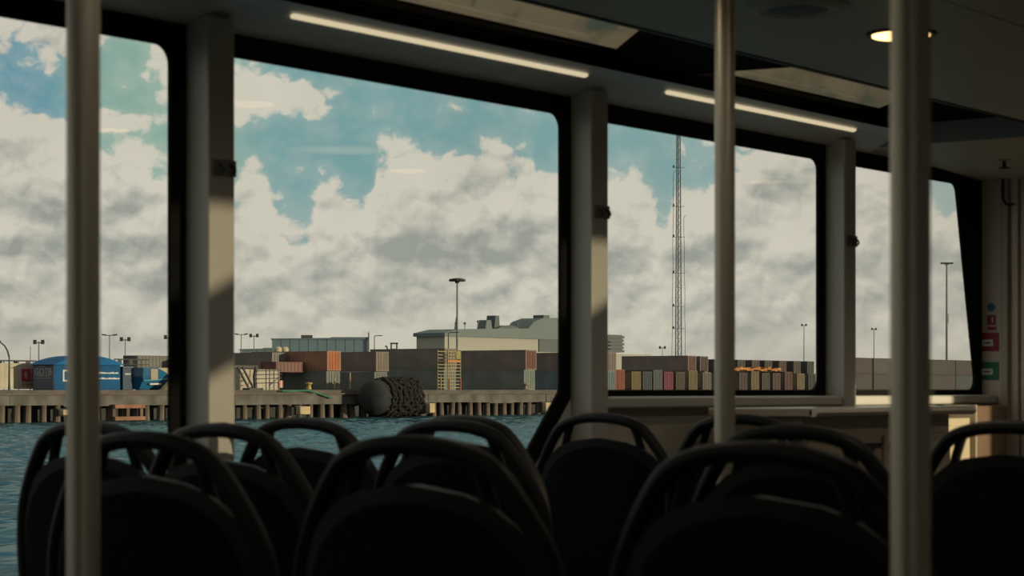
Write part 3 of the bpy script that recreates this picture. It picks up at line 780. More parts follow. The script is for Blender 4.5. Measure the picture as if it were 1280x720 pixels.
# boat
Yb = 166.6
X, Z = at(167.5, Yb+1.2); X += .2; Xe, _ = at(213.5, Yb+1.2); LB = Xe-X
bt = thing('boat', 'blue boat with its pointed bow to the right, on the quay', 'boat', (X, Yb+1.2, DECK))
zt = lambda py: zof(py, Z)-DECK
bm = B(); secs = []
NS = 12
for i in range(NS+1):
    u = i/NS; xx = u*LB
    top = zt(459.5)+(zt(471)-zt(459.5))*max(0,(u-.35)/.65)**1.15
    keel = .06+(top-.25)*max(0,(u-.58)/.42)**1.2
    hw = 1.15*(1-max(0,(u-.3)/.7)**2)+.02
    secs.append([bm.verts.new((xx,-hw,top)), bm.verts.new((xx,-hw*.95,keel+(top-keel)*.45)), bm.verts.new((xx,-hw*.5,keel)), bm.verts.new((xx,hw*.5,keel)), bm.verts.new((xx,hw*.95,keel+(top-keel)*.45)), bm.verts.new((xx,hw,top))])
for A, B2 in zip(secs, secs[1:]):
    for k in range(6): bm.faces.new([A[k],A[(k+1)%6],B2[(k+1)%6],B2[k]])
bm.faces.new(secs[0]); bm.faces.new(secs[-1])
obj('hull', bm, mat('boat_blue', (.006,.08,.17), .6, spec=.2, noise=.15, nscale=.6), bt)
pts = []
for i in range(13):
    u = i/12; hw = 1.15*(1-max(0,(u-.3)/.7)**2)+.05
    pts.append((u*LB*.985, -hw*.98, zt(476)+(zt(473)-zt(476))*u))
bm = B(); tube(bm, pts, .09, 6); obj('rubbing_strake', bm, mat('strake_light', (.03,.15,.25), .5, noise=.1), bt)
bm = B(); bx(bm, LB*.20, LB*.40, -1.24, -1.0, zt(475), zt(461)); obj('door_panel', bm, mat('tan_panel', (.22,.195,.15), .6, noise=.1), bt, bevel=.03)
bm = B(); bx(bm, LB*.18, LB*.50, -1.22, -1.0, zt(481), zt(479)); obj('name_strip', bm, M_wpr, bt)
bm = B(); bx(bm, LB*.1, LB*.16, -.5, .5, 0, .5); bx(bm, LB*.5, LB*.56, -.5, .5, 0, .5); obj('cradle', bm, M_void, bt)
# sand heap
X, Z = at(222, 165.7); 
bm = B()
for r, z in ((2.5,0),(2.0,.5),(1.3,1.1),(.6,1.6),(.1,1.85)): pass
lathe(bm, [(2.6,0),(2.1,.55),(1.4,1.15),(.7,1.6),(.1,1.8)], n=22)
for v in bm.verts: v.co.x *= 1.15+.05*math.sin(v.co.y*3); v.co.y *= .42
o = obj('sand_heap', bm, mat('sand', (.24,.20,.135), .95, noise=.15, nscale=2, bump=.3), None); o.location = (X+.6, 165.6, DECK)
tag(o, 'cream heap of sand by the bow of the blue boat', 'heap')
# back fence
X0, Z = at(-10, 178); X1, _ = at(66, 178)
def fence(label, pa, pb, ytop, ybot, Y, boards):
    X0, Z = at(pa, Y); X1, _ = at(pb, Y); zt_ = zof(ytop, Z); L_ = X1-X0
    t = thing('railing', label, 'railing', (X0, Y, DECK), group='railings with small boards')
    h = zt_-DECK
    bm = B(); tube(bm, [(0,0,h),(L_,0,h)], .07, 6); tube(bm, [(0,0,h-.55),(L_,0,h-.55)], .05, 6); obj('rail', bm, M_dark, t)
    k = 0
    while k*2.0 <= L_:
        bm = B(); tube(bm, [(k*2.0,0,0),(k*2.0,0,h)], .05, 6); obj('post', bm, M_dark, t); k += 1
    for px in boards:
        xx = at(px, Y)[0]-X0; bm = B(); bx(bm, xx-.28, xx+.28, -.1, -.06, h-.6, h+.05); obj('board', bm, M_dark, t)
fence('thin dark railing with small boards above the cream container at the far left', -14, 46, 450.5, 456, 178, (-1,19,34))
fence('thin dark railing with small boards above the blue boat', 143, 186, 449, 456, 178, (149,163))

# ------------------------------------------------------------------ lamp posts and masts
M_pole = mat('galvanised_pole', (.12,.13,.13), .6, .2, noise=.1)
M_poled = mat('dark_pole', (.035,.035,.035), .7, noise=.1)
def lamp_post(label, px, ytop, Y, style='double', r=.10, m=None):
    X, Z = at(px, Y); h = zof(ytop, Z)-DECK; m = m or M_pole
    t = thing('lamp_post', label, 'lamp post', (X, Y, DECK), YAW-math.pi/2, group='lamp posts on the quay')
    bm = B(); lathe(bm, [(r*1.3,0),(r,h*.3),(r*.7,h)], n=10); obj('pole', bm, m, t)
    if style == 'double':
        bm = B(); tube(bm, [(-.7,0,h-.02),(.7,0,h-.02)], .05, 6); obj('arm', bm, m, t)
        for s in (-1,1):
            bm = B(); prism(bm, [(s*.45,h-.08),(s*1.0,h+.0),(s*1.0,h+.16),(s*.45,h+.10)], -.2, .2); obj('lamp_head', bm, M_poled, t)
    if style == 'flood':
        bm = B(); tube(bm, [(-.55,0,h-.15),(.55,0,h-.15)], .06, 6); obj('arm', bm, m, t)
        for s in (-1,1):
            bm = B(); cbx(bm, (s*.5,0,h-.05), (.42,.3,.55)); obj('lamp_head', bm, M_poled, t, bevel=.04)
    if style == 'curve':
        bm = B(); tube(bm, [(0,0,h-.05),(-.15,0,h+.55),(-.45,0,h+1.1),(-.95,0,h+1.5)], [.09,.08,.07,.06], 8); obj('arm', bm, m, t)
        bm = B(); cbx(bm, (-1.15,0,h+1.55), (.6,.25,.14)); obj('lamp_head', bm, M_poled, t, bevel=.03)
    if style == 'ring':
        bm = B(); lathe(bm, [(.25,h-.5),(.35,h-.3),(1.1,h-.12),(1.15,h+.05),(.5,h+.2)], n=24); obj('lamp_crown', bm, M_poled, t)
        for k in range(8):
            a = k*math.pi/4; bm = B(); cbx(bm, (1.0*math.cos(a), 1.0*math.sin(a), h-.16), (.34,.34,.2)); obj('lamp_head', bm, M_poled, t, bevel=.03)
    if style == 'bar':
        bm = B(); bx(bm, -1.4, 1.4, -.25, .25, h-.1, h+.08); obj('arm', bm, M_poled, t)
        for s in (-1.1,-.4,.4,1.1):
            bm = B(); cbx(bm, (s,-.1,h-.2), (.45,.4,.22)); obj('lamp_head', bm, M_poled, t, bevel=.03)
        bm = B(); bx(bm, .12, .34, -.15, .15, h*.52, h*.60); obj('control_box', bm, M_pole, t)
        bm = B(); tube(bm, [(-.9,0,h-.1),(-.08,0,h-.6),(.9,0,h-.1)], .06, 6); obj('brace', bm, M_poled, t)
    if style == 'single':
        bm = B(); tube(bm, [(0,0,h-.05),(.3,0,h+.05),(1.0,0,h+.08)], .06, 6); obj('arm', bm, m, t)
        bm = B(); cbx(bm, (1.1,0,h+.06), (.5,.25,.12)); obj('lamp_head', bm, M_poled, t, bevel=.02)
    return t
lamp_post('dark lamp post with a curved arm before the cream container at the far left', 11.5, 446, 170.5, 'curve', .1, M_poled)
lamp_post('short twin head lamp post rising behind the blue shed, left of the left pole', 48.5, 427, 215, 'flood')
lamp_post('thin bare lamp post rising between the curved lamp and the left pole', 38, 433, 205, 'none', .06)
lamp_post('twin head lamp post just right of the left pole', 137, 419, 215, 'double', .08)
lamp_post('twin floodlight post above the blue boat', 156.5, 423.5, 215, 'flood', .08)
lamp_post('floodlight post half hidden at the first pillar', 211.5, 421, 215, 'flood', .08)
lamp_post('twin head lamp post left in the largest window', 301.5, 418, 230, 'double', .08)
lamp_post('twin floodlight post left of the grey warehouse', 317.5, 419, 230, 'flood', .08)
lamp_post('tall lamp mast with a round crown of lights in the largest window', 571.5, 349.5, 190, 'ring', .16)
lamp_post('small single arm post at the top of the ladder tower', 560.5, 416, 172, 'single', .09, M_poled)
lamp_post('thin single arm post right of the grey warehouse', 468, 420, 230, 'single', .09, M_poled)
lamp_post('distant mast with a small head at the right of the raised window', 1005, 406, 260, 'flood', .13)
lamp_post('distant mast with a small head left of the right pole', 1092.5, 411, 260, 'flood', .13)
lamp_post('lamp mast with a flat row of lights right of the right pole', 1183.5, 328.5, 210, 'bar', .26)
lamp_post('tiny twin floodlights on the container row left of the lattice mast', 828, 434, 240, 'flood', .06, M_poled)

# lattice mast
X, Z = at(848, 240); hM = zof(140, Z)-DECK
lm = thing('lattice_mast', 'very tall lattice radio mast in the raised window', 'mast', (X, 240, DECK), YAW-math.pi/2)
M_lat = mat('mast_steel', (.055,.06,.06), .7, noise=.1)
def lw(z): return .95-.5*z/hM
for k in range(3):
    a = math.radians(90+120*k)
    bm = B(); tube(bm, [(lw(0)*math.cos(a)*.8, lw(0)*math.sin(a)*.8, 0), (lw(hM)*math.cos(a)*.8, lw(hM)*math.sin(a)*.8, hM)], .10, 6); obj('mast_leg', bm, M_lat, lm)
bm = B(); z = 0; i = 0
while z < hM-1:
    z2 = z+1.5
    for k in range(3):
        a, b2 = math.radians(90+120*k), math.radians(90+120*(k+1))
        P = (lw(z)*math.cos(a)*.8, lw(z)*math.sin(a)*.8, z); Q = (lw(z2)*math.cos(b2)*.8, lw(z2)*math.sin(b2)*.8, z2)
        tube(bm, [P, Q], .035, 4); tube(bm, [P, (lw(z)*math.cos(b2)*.8, lw(z)*math.sin(b2)*.8, z)], .03, 4)
    z = z2
obj('bracing', bm, M_lat, lm)
for s, top in ((-1.35,.78),(1.5,.62)):
    bm = B(); pts = [(s*(1-.25*k/12)+.06*math.sin(k*2.1), 0, hM*top*k/12) for k in range(13)]
    pts += [(pts[-1][0]+.25, 0, pts[-1][2]+.5), (pts[-1][0]+.5, 0, pts[-1][2]+.3)]
    tube(bm, pts, .05, 5); obj('feeder_cable', bm, M_lat, lm)
for z in (.22,.30,.42,.55,.66,.8):
    bm = B(); bx(bm, -1.35, 1.35, -.05, .05, hM*z-.04, hM*z+.04); cbx(bm, (-1.0,0,hM*z+.25), (.3,.25,.5)); obj('antenna_bracket', bm, M_lat, lm)

# ladder tower
X, Z = at(560, 166); X2, _ = at(575.5, 166)
hl = zof(437, Z)-DECK; wl = X2-X
lt = thing('ladder_tower', 'yellow and orange scaffold ladder tower on the quay in the largest window', 'tower', (X, 166, DECK))
M_yel = mat('scaffold_yellow', (.22,.18,.08), .6, noise=.15, nscale=1)
M_or = mat('scaffold_orange', (.34,.14,.025), .6, noise=.1, nscale=1)
M_pink = mat('scaffold_red', (.25,.08,.055), .6, noise=.1, nscale=1)
for xx in (0, wl):
    for yy in (0, 1.6):
        bm = B(); tube(bm, [(xx,yy,0),(xx,yy,hl)], .07, 6); obj('upright', bm, M_yel, lt)
for k in range(12):
    z = hl*(k+.7)/12.2
    mm = M_or if k == 8 else M_yel
    bm = B(); bx(bm, 0, wl, -.06, .06, z-(.14 if k == 8 else .05), z+(.14 if k == 8 else .05)); bx(bm, 0, wl, 1.54, 1.66, z-.05, z+.05); obj('rung', bm, mm, lt)
for xx in (.12, wl-.12):
    bm = B(); tube(bm, [(xx,-.1,0),(xx,-.1,hl*.28)], .10, 6); obj('foot_post', bm, M_pink, lt)
bm = B(); cbx(bm, (wl*.75,-.12,hl*.86), (.85,.12,1.0)); obj('sign_board', bm, mat('lime_board', (.18,.17,.045), .6, noise=.2, nscale=2), lt, bevel=.1)

# loading ramp and scaffold grid by the cream container
M_gant = mat('gantry_dark', (.045,.045,.045), .7, noise=.15)
Yg = 168.5
X, Z = at(296, Yg); gx = lambda px: at(px, Yg)[0]-X; gz = lambda py: zof(py, Z)-DECK
gt = thing('loading_ramp', 'dark loading ramp with diagonal struts in front of the cream container', 'ramp', (X, Yg, DECK))
bm = B(); bx(bm, gx(292), gx(322), -.1, 1.6, gz(460), gz(456.5)); obj('ramp_beam', bm, M_gant, gt)
for a, b_ in ((296,309),(302,315)):
    bm = B(); tube(bm, [(gx(a),-.15,gz(459)),(gx(b_),-.15,gz(484))], .13, 6); obj('strut', bm, M_gant, gt)
bm = B(); tube(bm, [(gx(318.5),-.1,0),(gx(317.5),-.1,gz(470)),(gx(319.5),-.1,gz(458))], .22, 8); obj('column', bm, M_gant, gt)
bm = B(); bx(bm, gx(308), gx(325), -.5, .6, 0, .22); obj('base', bm, M_gant, gt)
bm = B(); tube(bm, [(gx(312),-.12,gz(462)),(gx(311),-.12,gz(474)),(gx(309),-.12,gz(484))], .06, 6); obj('hose', bm, M_pink, gt)
Yg2 = 167.5
X, Z = at(320, Yg2); gx = lambda px: at(px, Yg2)[0]-X; gz = lambda py: zof(py, Z)-DECK
sg = thing('scaffold_frame', 'dark scaffold grid standing before the cream container', 'scaffold', (X, Yg2, DECK))
for px in (332.5, 337, 342.5, 348):
    bm = B(); tube(bm, [(gx(px),0,0),(gx(px),0,gz(461))], .055, 6); obj('standard', bm, M_gant, sg)
for py in (462.5, 467.5, 472.5, 478):
    bm = B(); tube(bm, [(gx(320.5),0,gz(py+1)),(gx(352),0,gz(py))], .05, 6); obj('ledger', bm, M_gant, sg)
bm = B(); tube(bm, [(gx(336),0,gz(482)),(gx(351),0,gz(470))], .05, 6); obj('brace', bm, M_gant, sg)
X, Z = at(350.5, 166.3)
mk = thing('marker_post', 'red and white warning marker right of the scaffold grid', 'marker', (X, 166.3, DECK))
bm = B(); bx(bm, -.32, .32, -.1, .1, .25, 1.05); obj('board', bm, mat('marker_pink', (.3,.1,.075), .6, noise=.2, nscale=2), mk)
bm = B(); bx(bm, -.08, .08, -.12, -.1, .25, 1.05); obj('white_stripe', bm, M_wpr, mk)
bm = B(); tube(bm, [(0,.12,0),(0,.12,1.2)], .06, 6); obj('post', bm, M_gant, mk)
for px, y0, lb in ((437.5,466,'tall yellow post on the quay left of the tyre fender'),(418.5,472,'shorter yellow post on the quay below the orange container'),(551,470,'thin pale post on the quay left of the ladder tower')):
    X, Z = at(px, 166.5); h = zof(y0,Z)-DECK
    t = thing('marker_pole', lb, 'post', (X,166.5,DECK), group='marker poles on the quay')
    bm = B(); lathe(bm, [(.09,0),(.09,h)], n=10); obj('pole', bm, mat('pole_yellow', (.25,.21,.085), .6, noise=.1), t)
    bm = B(); lathe(bm, [(.2,0),(.2,.08)], n=10); obj('foot', bm, M_gant, t)
    bm = B(); lathe(bm, [(.13,h*.62),(.13,h*.70)], n=10); obj('collar', bm, M_pink, t)
# tanks on the green platform
X, Z = at(351.5, 185)
tk_ = thing('storage_tank', 'pair of cream tanks on a green stand before the grey warehouse', 'tank', (X, 185, DECK))
zb = zof(441, Z)-DECK; zt_ = zof(433.2, Z)-DECK
for s in (-1,1):
    bm = B(); lathe(bm, [(.45,zb),(.5,zb+.15),(.5,zt_-.25),(.35,zt_-.05),(.1,zt_)], (s*.62,0,0), 16); obj('tank', bm, mat('tank_cream', (.34,.30,.225), .6, noise=.06), tk_)
bm = B(); bx(bm, -1.3, 1.3, -.7, .7, zb-.45, zb); obj('platform', bm, mat('stand_green', (.05,.14,.10), .6, noise=.2, nscale=1), tk_)
for sx_ in (-1.2,1.2):
    for sy in (-.6,.6):
        bm = B(); bx(bm, sx_-.08, sx_+.08, sy-.08, sy+.08, 0, zb-.45); obj('leg', bm, M_gant, tk_)
# hoist frame above the containers
X, Z = at(492, 186); zb = zof(441,Z)-DECK; zt_ = zof(428.3,Z)-DECK
hf = thing('hoist_frame', 'small dark hoist frame standing over the containers right of the grey warehouse', 'hoist', (X, 186, DECK), YAW-math.pi/2)
for s in (-.32,.42):
    bm = B(); bx(bm, s-.09, s+.09, -.1, .1, 0, zt_); obj('leg', bm, M_poled, hf)
bm = B(); bx(bm, -.45, .6, -.12, .12, zt_-.2, zt_); bx(bm, -.32, .42, -.1, .1, zb+.4, zb+.55); obj('cross_beam', bm, M_poled, hf)
bm = B(); tube(bm, [(-.35,0,zb+.5),(-.7,0,zb+.15),(-.95,0,zt_-.45),(-1.15,0,zt_-.5)], .10, 6); obj('arm', bm, M_poled, hf)

# warehouse
def warehouse(label, p0, p1, ytop, Y, depth, col, extra=True):
    X0, Z = at(p0, Y); h = zof(ytop, Z)-DECK; w = (p1-p0)/F*Z
    t = thing('warehouse', label, 'building', (X0, Y, DECK), YAW-math.pi/2+math.radians(5))
    m_ = mat('cladding_%d' % p0, col, .7, noise=.06, nscale=.1, stretch=(1,1,.1))
    bm = B()
    n = int(w/.9)
    for k in range(n):
        xa, xb = w*k/n, w*(k+1)/n; bx(bm, xa, xb, .06 if k % 2 else 0, 2, 0, h-.4)
    bx(bm, 0, w, .1, depth, 0, h-.4)
    obj('wall', bm, m_, t, smooth=False)
    bm = B(); prism(bm, [(-.2,h-.45),(w+.2,h-.45),(w+.2,h+.05),(w*.62,h+.05),(w*.6,h-.1),(-.2,h-.25)], -.15, depth+.2); obj('roof', bm, mat('roof_%d' % p0, (col[0]*.8,col[1]*.8,col[2]*.8), .7, noise=.1), t)
    if extra:
        bm = B(); lathe(bm, [(.14,0),(.14,h+1.0)], (w+.1,-.3,0), 8); obj('mast', bm, M_pole, t)
        bm = B(); bx(bm, w*.30, w*.42, 2, 3, h-.1, h+.5); obj('roof_vent', bm, M_gant, t)
    return t
warehouse('large blue grey warehouse behind the containers in the largest window', 340, 460, 421.5, 300, 14, (.105,.160,.20))
warehouse('low grey warehouse wing left of the large blue grey warehouse', 300, 347, 435, 330, 10, (.12,.16,.18), False)

# cruise ship far behind
Yc = 1200.
X, Z = at(676, Yc); k_ = Z/F
shp = thing('cruise_ship', 'distant grey cruise ship with funnels and domes behind the containers', 'ship', (X, Yc, WATER))
cx_ = lambda px: at(px, Yc)[0]-X
cz_ = lambda py: zof(py, Z)-WATER
M_sh = mat('ship_grey', (.095,.125,.125), .7, noise=.08, nscale=.02)
M_shw = mat('ship_white', (.25,.25,.22), .7, noise=.05, nscale=.02)
M_shd = mat('ship_dark', (.06,.078,.08), .7, noise=.1, nscale=.05)
bm = B(); prism(bm, [(cx_(540),0),(cx_(800),0),(cx_(815),cz_(440)),(cx_(530),cz_(440))], 0, 36); obj('hull', bm, M_shw, shp)
bm = B(); bx(bm, cx_(558), cx_(676), 2, 34, cz_(442), cz_(424)); obj('deckhouse', bm, M_shw, shp)
bm = B(); prism(bm, [(cx_(556),cz_(424)),(cx_(702),cz_(424)),(cx_(702),cz_(410)),(cx_(640),cz_(412)),(cx_(575),cz_(415)),(cx_(556),cz_(420))], 0, 36); obj('upper_deck', bm, M_sh, shp)
bm = B(); bx(bm, cx_(675), cx_(764), 1, 35, cz_(442), cz_(422)); obj('deckhouse', bm, M_shd, shp)
bm = B()
for k in range(5):
    z0 = cz_(438-k*4.6); bx(bm, cx_(740), cx_(780.5-(k % 2)*.8), 0, 36, z0, z0+(cz_(0)-cz_(3.2)))
obj('stern_deck', bm, M_shd, shp)
bm = B()
for k in range(5):
    z0 = cz_(438-k*4.6); bx(bm, cx_(740), cx_(779), 1, 35, z0+(cz_(0)-cz_(3.2)), z0+(cz_(0)-cz_(4.6)))
obj('stern_windows', bm, M_shd, shp)
bm = B(); prism(bm, [(cx_(664),cz_(412)),(cx_(672),cz_(402)),(cx_(684),cz_(397)),(cx_(703),cz_(396)),(cx_(706),cz_(412))], 4, 30); obj('bridge', bm, M_sh, shp)
bm = B(); bx(bm, cx_(688), cx_(695.5), 8, 20, cz_(397), cz_(393)); obj('bridge_box', bm, M_shd, shp)
bm = B(); prism(bm, [(cx_(631),cz_(413)),(cx_(638),cz_(413)),(cx_(637),cz_(396)),(cx_(632.5),cz_(396))], 12, 22); obj('funnel', bm, M_shd, shp)
bm = B(); prism(bm, [(cx_(620),cz_(413)),(cx_(628.5),cz_(413)),(cx_(627),cz_(402)),(cx_(621.5),cz_(402))], 12, 22); obj('funnel', bm, M_sh, shp)
bm = B(); prism(bm, [(cx_(630),cz_(412)),(cx_(638),cz_(408.5)),(cx_(648),cz_(407.5)),(cx_(657),cz_(410)),(cx_(659),cz_(413))], 8, 26); obj('sun_deck', bm, M_shd, shp)
bm = B(); tube(bm, [(cx_(587),15,cz_(415)),(cx_(587),15,cz_(400))], [2.0,.5], 6); bx(bm, cx_(585.5), cx_(588.5), 14, 16, cz_(408), cz_(407)); obj('mast', bm, M_sh, shp)
for px, py in ((597.5,407),(614,404),(663,405)):
    bm = B(); c = (cx_(px),15,cz_(py)); r = 1.6*k_
    lathe(bm, [(r*math.cos(a)+.01, r*math.sin(a)) for a in [math.radians(-80+20*j) for j in range(9)]], c, 14); lathe(bm, [(.5*k_,-8*k_),(.5*k_,0)], c, 8); obj('radar_dome', bm, M_shd if px < 600 else M_sh, shp)

# ================================================================== SKY
wd_ = bpy.data.worlds.new('sky'); SC.world = wd_; wd_.use_nodes = True
N, L = wd_.node_tree.nodes, wd_.node_tree.links
for n_ in list(N): N.remove(n_)
def val(x, sock):
    if isinstance(x, (int, float)): sock.default_value = x
    else: L.new(x, sock)
def M(op, a, b=None, c=None, clamp=False):
    n_ = N.new('ShaderNodeMath'); n_.operation = op; n_.use_clamp = clamp
    val(a, n_.inputs[0])
    if b is not None: val(b, n_.inputs[1])
    if c is not None: val(c, n_.inputs[2])
    return n_.outputs[0]
def remap(x, a, b, c=0., d=1., smooth=True):
    n_ = N.new('ShaderNodeMapRange'); n_.interpolation_type = 'SMOOTHSTEP' if smooth else 'LINEAR'
    val(x, n_.inputs[0])
    for k, v in zip((1,2,3,4), (a,b,c,d)): val(v, n_.inputs[k])
    return n_.outputs[0]
def mixc(f, a, b):
    n_ = N.new('ShaderNodeMix'); n_.data_type = 'RGBA'
    val(f, n_.inputs[0])
    for s, x in ((n_.inputs[6], a), (n_.inputs[7], b)):
        if isinstance(x, tuple): s.default_value = (*x, 1)
        else: L.new(x, s)
    return n_.outputs[2]
def comb(x, y, z=0.):
    n_ = N.new('ShaderNodeCombineXYZ'); val(x, n_.inputs[0]); val(y, n_.inputs[1]); val(z, n_.inputs[2]); return n_.outputs[0]
def noise(vec, scale, detail=7, rough=.55, dist=0.):
    n_ = N.new('ShaderNodeTexNoise'); n_.inputs['Scale'].default_value = scale; n_.inputs['Detail'].default_value = detail
    n_.inputs['Roughness'].default_value = rough; n_.inputs['Distortion'].default_value = dist
    L.new(vec, n_.inputs['Vector']); return n_.outputs['Fac']
tc = N.new('ShaderNodeTexCoord'); sp_ = N.new('ShaderNodeSeparateXYZ'); L.new(tc.outputs['Generated'], sp_.inputs[0])
dx_, dy_, dz_ = sp_.outputs
fw = M('ADD', M('MULTIPLY', dx_, C_), M('MULTIPLY', dy_, S_))
rt = M('SUBTRACT', M('MULTIPLY', dx_, S_), M('MULTIPLY', dy_, C_))
az = M('ARCTAN2', rt, fw)
hyp = M('SQRT', M('ADD', M('MULTIPLY', dx_, dx_), M('MULTIPLY', dy_, dy_)))
U = M('MULTIPLY', az, 2.747)                               # azimuth, 1 = 0.364 rad
V = M('MULTIPLY', M('ARCTAN2', dz_, hyp), 2.78)             # elevation, same unit
# cloud top height by azimuth
top = [(-40,90),(0,108),(30,128),(45,150),(70,168),(95,185),(125,188),(150,176),(172,190),(180,206),(213,208),(250,225),(295,222),(325,226),(340,262),(352,285),(385,280),(392,248),(420,240),(440,252),(460,262),(468,215),(478,190),(500,182),(530,196),(555,208),(572,205),(590,196),(610,185),(640,196),(660,188),(672,222),(690,236),(715,232),(740,220),(763,214),(785,222),(806,240),(818,262),(830,280),(840,258),(850,222),(870,216),(888,226),(900,200),(920,180),(960,170),(1020,176),(1060,165),(1110,190),(1150,215),(1175,248),(1200,240),(1280,200),(1330,180)]
fc = N.new('ShaderNodeFloatCurve'); cvv = fc.mapping.curves[0]
tt = [(((math.atan((p-640)/F))*2.747+.8)/1.6, (487-y)/1000*2) for p, y in top]
cvv.points[0].location = tt[0]; cvv.points[1].location = tt[-1]
for p in tt[1:-1]: cvv.points.new(*p)
for p in cvv.points: p.handle_type = 'AUTO_CLAMPED'
fc.mapping.use_clip = False; fc.mapping.update()
L.new(M('MULTIPLY', M('ADD', U, .8), 1/1.6), fc.inputs['Value'])
VB = M('MULTIPLY', fc.outputs[0], .5)
def billow(u, v, detail=4, scale=17, fine=.16):
    w1 = N.new('ShaderNodeTexNoise'); w1.inputs['Scale'].default_value = 30; w1.inputs['Detail'].default_value = 4
    L.new(comb(u, v, 0), w1.inputs['Vector'])
    va = N.new('ShaderNodeVectorMath'); va.operation = 'MULTIPLY_ADD'
    L.new(w1.outputs['Color'], va.inputs[0]); va.inputs[1].default_value = (.035,.03,0); L.new(comb(u, M('MULTIPLY', v, 1.25), 0), va.inputs[2])
    vo = N.new('ShaderNodeTexVoronoi'); vo.feature = 'SMOOTH_F1'; vo.voronoi_dimensions = '2D'
    vo.inputs['Scale'].default_value = scale; vo.inputs['Detail'].default_value = detail; vo.inputs['Roughness'].default_value = .48
    vo.inputs['Lacunarity'].default_value = 2.1; vo.inputs['Smoothness'].default_value = .35; vo.normalize = True
    L.new(va.outputs[0], vo.inputs['Vector'])
    f = noise(comb(u, v, 2.), 70, 6, .6)
    return M('ADD', M('SUBTRACT', 1., M('MULTIPLY', vo.outputs['Distance'], 1.6)), M('MULTIPLY', M('SUBTRACT', f, .5), fine))
nz = billow(U, V)
nzo = billow(M('ADD', U, -.003), M('ADD', V, .009))
bs = billow(U, V, 1.6, 13, .04)
bso = billow(M('ADD', U, -.010), M('ADD', V, .020), 1.6, 13, .04)
nbig = noise(comb(M('MULTIPLY', U, .55), M('MULTIPLY', V, 1.9), 3.3), 9, 6, .55)
nbig_o = noise(comb(M('MULTIPLY', U, .55), M('MULTIPLY', M('ADD', V, .012), 1.9), 3.3), 9, 6, .55)
nlow = noise(comb(M('MULTIPLY', U, .5), M('MULTIPLY', V, 1.4), 7.1), 6, 5, .5)
def blob(px, py, rx, ry):
    u0 = math.atan((px-640)/F)*2.747; v0 = (487-py)/1000.
    a = M('MULTIPLY', M('SUBTRACT', U, u0), 1000./rx); b2 = M('MULTIPLY', M('SUBTRACT', V, v0), 1000./ry)
    r2 = M('ADD', M('MULTIPLY', a, a), M('MULTIPLY', b2, b2))
    return M('SUBTRACT', 1., r2)                 # 1 in the middle, 0 at the rim
dens = M('MULTIPLY', M('SUBTRACT', VB, V), 28.)
cap_ = M('MINIMUM', dens, 2.)
bl = None
for q_ in [(38,48,62,34),(120,40,30,22),(212,85,26,34),(300,110,46,36),(385,124,38,18),(150,155,46,12),(660,20,420,38),(1000,110,120,60),(700,30,230,48),(1040,115,120,55)]:
    b2 = blob(*q_)
    bl = b2 if bl is None else M('MAXIMUM', bl, b2)
bl = M('MULTIPLY', M('MAXIMUM', bl, -1.5), .75)
hi = M('MULTIPLY', M('SUBTRACT', nlow, .5), 8.)          # broken cloud overhead
hi = M('ADD', hi, remap(V, .52, .7, -3., .3))
D0 = M('MAXIMUM', M('MAXIMUM', cap_, bl), hi)
D1 = M('ADD', D0, M('MULTIPLY', M('SUBTRACT', nz, .42), 3.2))
mask = remap(D1, -.28, .55)
wisp = M('MULTIPLY', remap(D1, -1.6, .4), .22)
streak = M('MULTIPLY', M('MAXIMUM', blob(430,186,90,7), 0.), .3)
mask = M('MAXIMUM', M('MAXIMUM', mask, wisp), streak)
# sky colour
skyc = mixc(remap(U, -.60, -.48), (.13,.32,.40), (.25,.415,.345))
skyc = mixc(remap(U, -.38, -.29), skyc, (.19,.365,.375))
skyc = mixc(remap(U, -.2, .5), skyc, (.245,.385,.375))
skyc = mixc(remap(V, .30, .0), skyc, (.38,.44,.40))
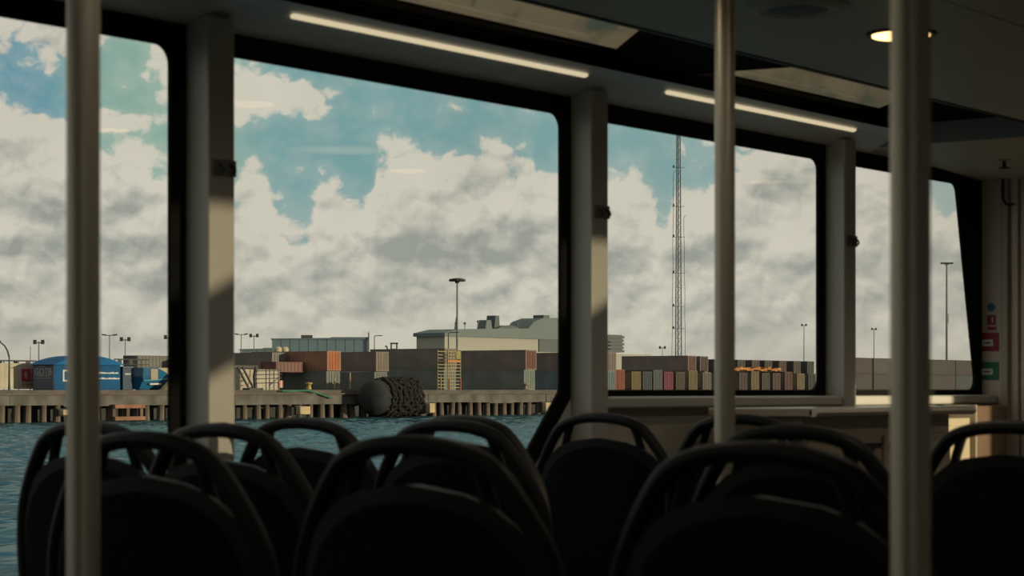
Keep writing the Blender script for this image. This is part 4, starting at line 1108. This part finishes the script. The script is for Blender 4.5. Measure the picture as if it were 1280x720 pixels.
# cloud light
lit = M('ADD', M('ADD', M('MULTIPLY', M('SUBTRACT', nz, nzo), .9), M('MULTIPLY', M('SUBTRACT', bs, bso), 1.15)), M('MULTIPLY', M('SUBTRACT', nbig, nbig_o), 1.0))
body = M('MULTIPLY', M('SUBTRACT', nlow, .5), 2.2)
depth = remap(M('SUBTRACT', VB, V), .0, .13, .42, -.16)
band = None
for px, py, rx, ry, s in [(100,305,200,20,.5),(560,312,170,24,.5),(860,300,90,32,.42),(660,262,70,34,.2),(800,345,150,22,.3),(960,235,80,26,.3),(960,335,90,20,.25),(1130,330,120,24,.4),(180,240,60,26,.22),(60,235,60,40,.1)]:
    b2 = M('MULTIPLY', M('MAXIMUM', blob(px,py,rx,ry), 0.), s); band = b2 if band is None else M('ADD', band, b2)
brt = M('ADD', M('ADD', M('ADD', lit, body), depth), .69)
brt = M('SUBTRACT', brt, band)
brt = M('ADD', brt, M('MULTIPLY', M('SUBTRACT', nz, .42), .45))
brt = M('MINIMUM', M('MAXIMUM', brt, 0.), 1.)
cl = mixc(brt, (.32,.34,.305), (.64,.61,.51))
cl = mixc(remap(V, .13, .0, 0., .75), cl, (.575,.545,.445))
full = mixc(mask, skyc, cl)
# warm the lower right, as the cloud bank does there
full = mixc(M('MULTIPLY', remap(U, .25, .55), .25), full, (.46,.42,.33))
below = remap(V, -.004, -.03)
full = mixc(below, full, (.10,.13,.13))
bg = N.new('ShaderNodeBackground'); L.new(full, bg.inputs[0]); bg.inputs[1].default_value = 1.0
ow = N.new('ShaderNodeOutputWorld'); L.new(bg.outputs[0], ow.inputs[0])

# sun: low, from the far side of the cabin and ahead
sl = bpy.data.lights.new('sun', 'SUN'); sl.energy = 4.2; sl.color = (1,.84,.55); sl.angle = math.radians(.53)
so = bpy.data.objects.new('sun', sl); COL.objects.link(so)
so.location = (6,-30,8)
so.rotation_euler = Vector((-.30, 1.0, -.075)).to_track_quat('-Z', 'Y').to_euler()

# ================================================================== CAMERA
cam = bpy.data.cameras.new('camera'); co = bpy.data.objects.new('camera', cam); COL.objects.link(co)
cam.sensor_width = 36; cam.lens = F/1280*36
cam.shift_y = (HY-360)/1280
cam.clip_end = 6000; cam.clip_start = .05
co.location = (0,0,EYE)
co.rotation_euler = (math.pi/2, 0, -(math.pi/2-math.atan2(S_, C_)))
cam.dof.use_dof = True; cam.dof.focus_distance = 120; cam.dof.aperture_fstop = 9.5
SC.camera = co
SC.view_settings.view_transform = 'Standard'; SC.view_settings.look = 'None'
SC.view_settings.exposure = 0; SC.view_settings.gamma = 1; SC.view_settings.use_curve_mapping = False
SC.cycles.use_denoising = True
SC.cycles.max_bounces = 10; SC.cycles.transparent_max_bounces = 16; SC.cycles.diffuse_bounces = 5
SC.cycles.sample_clamp_indirect = 4
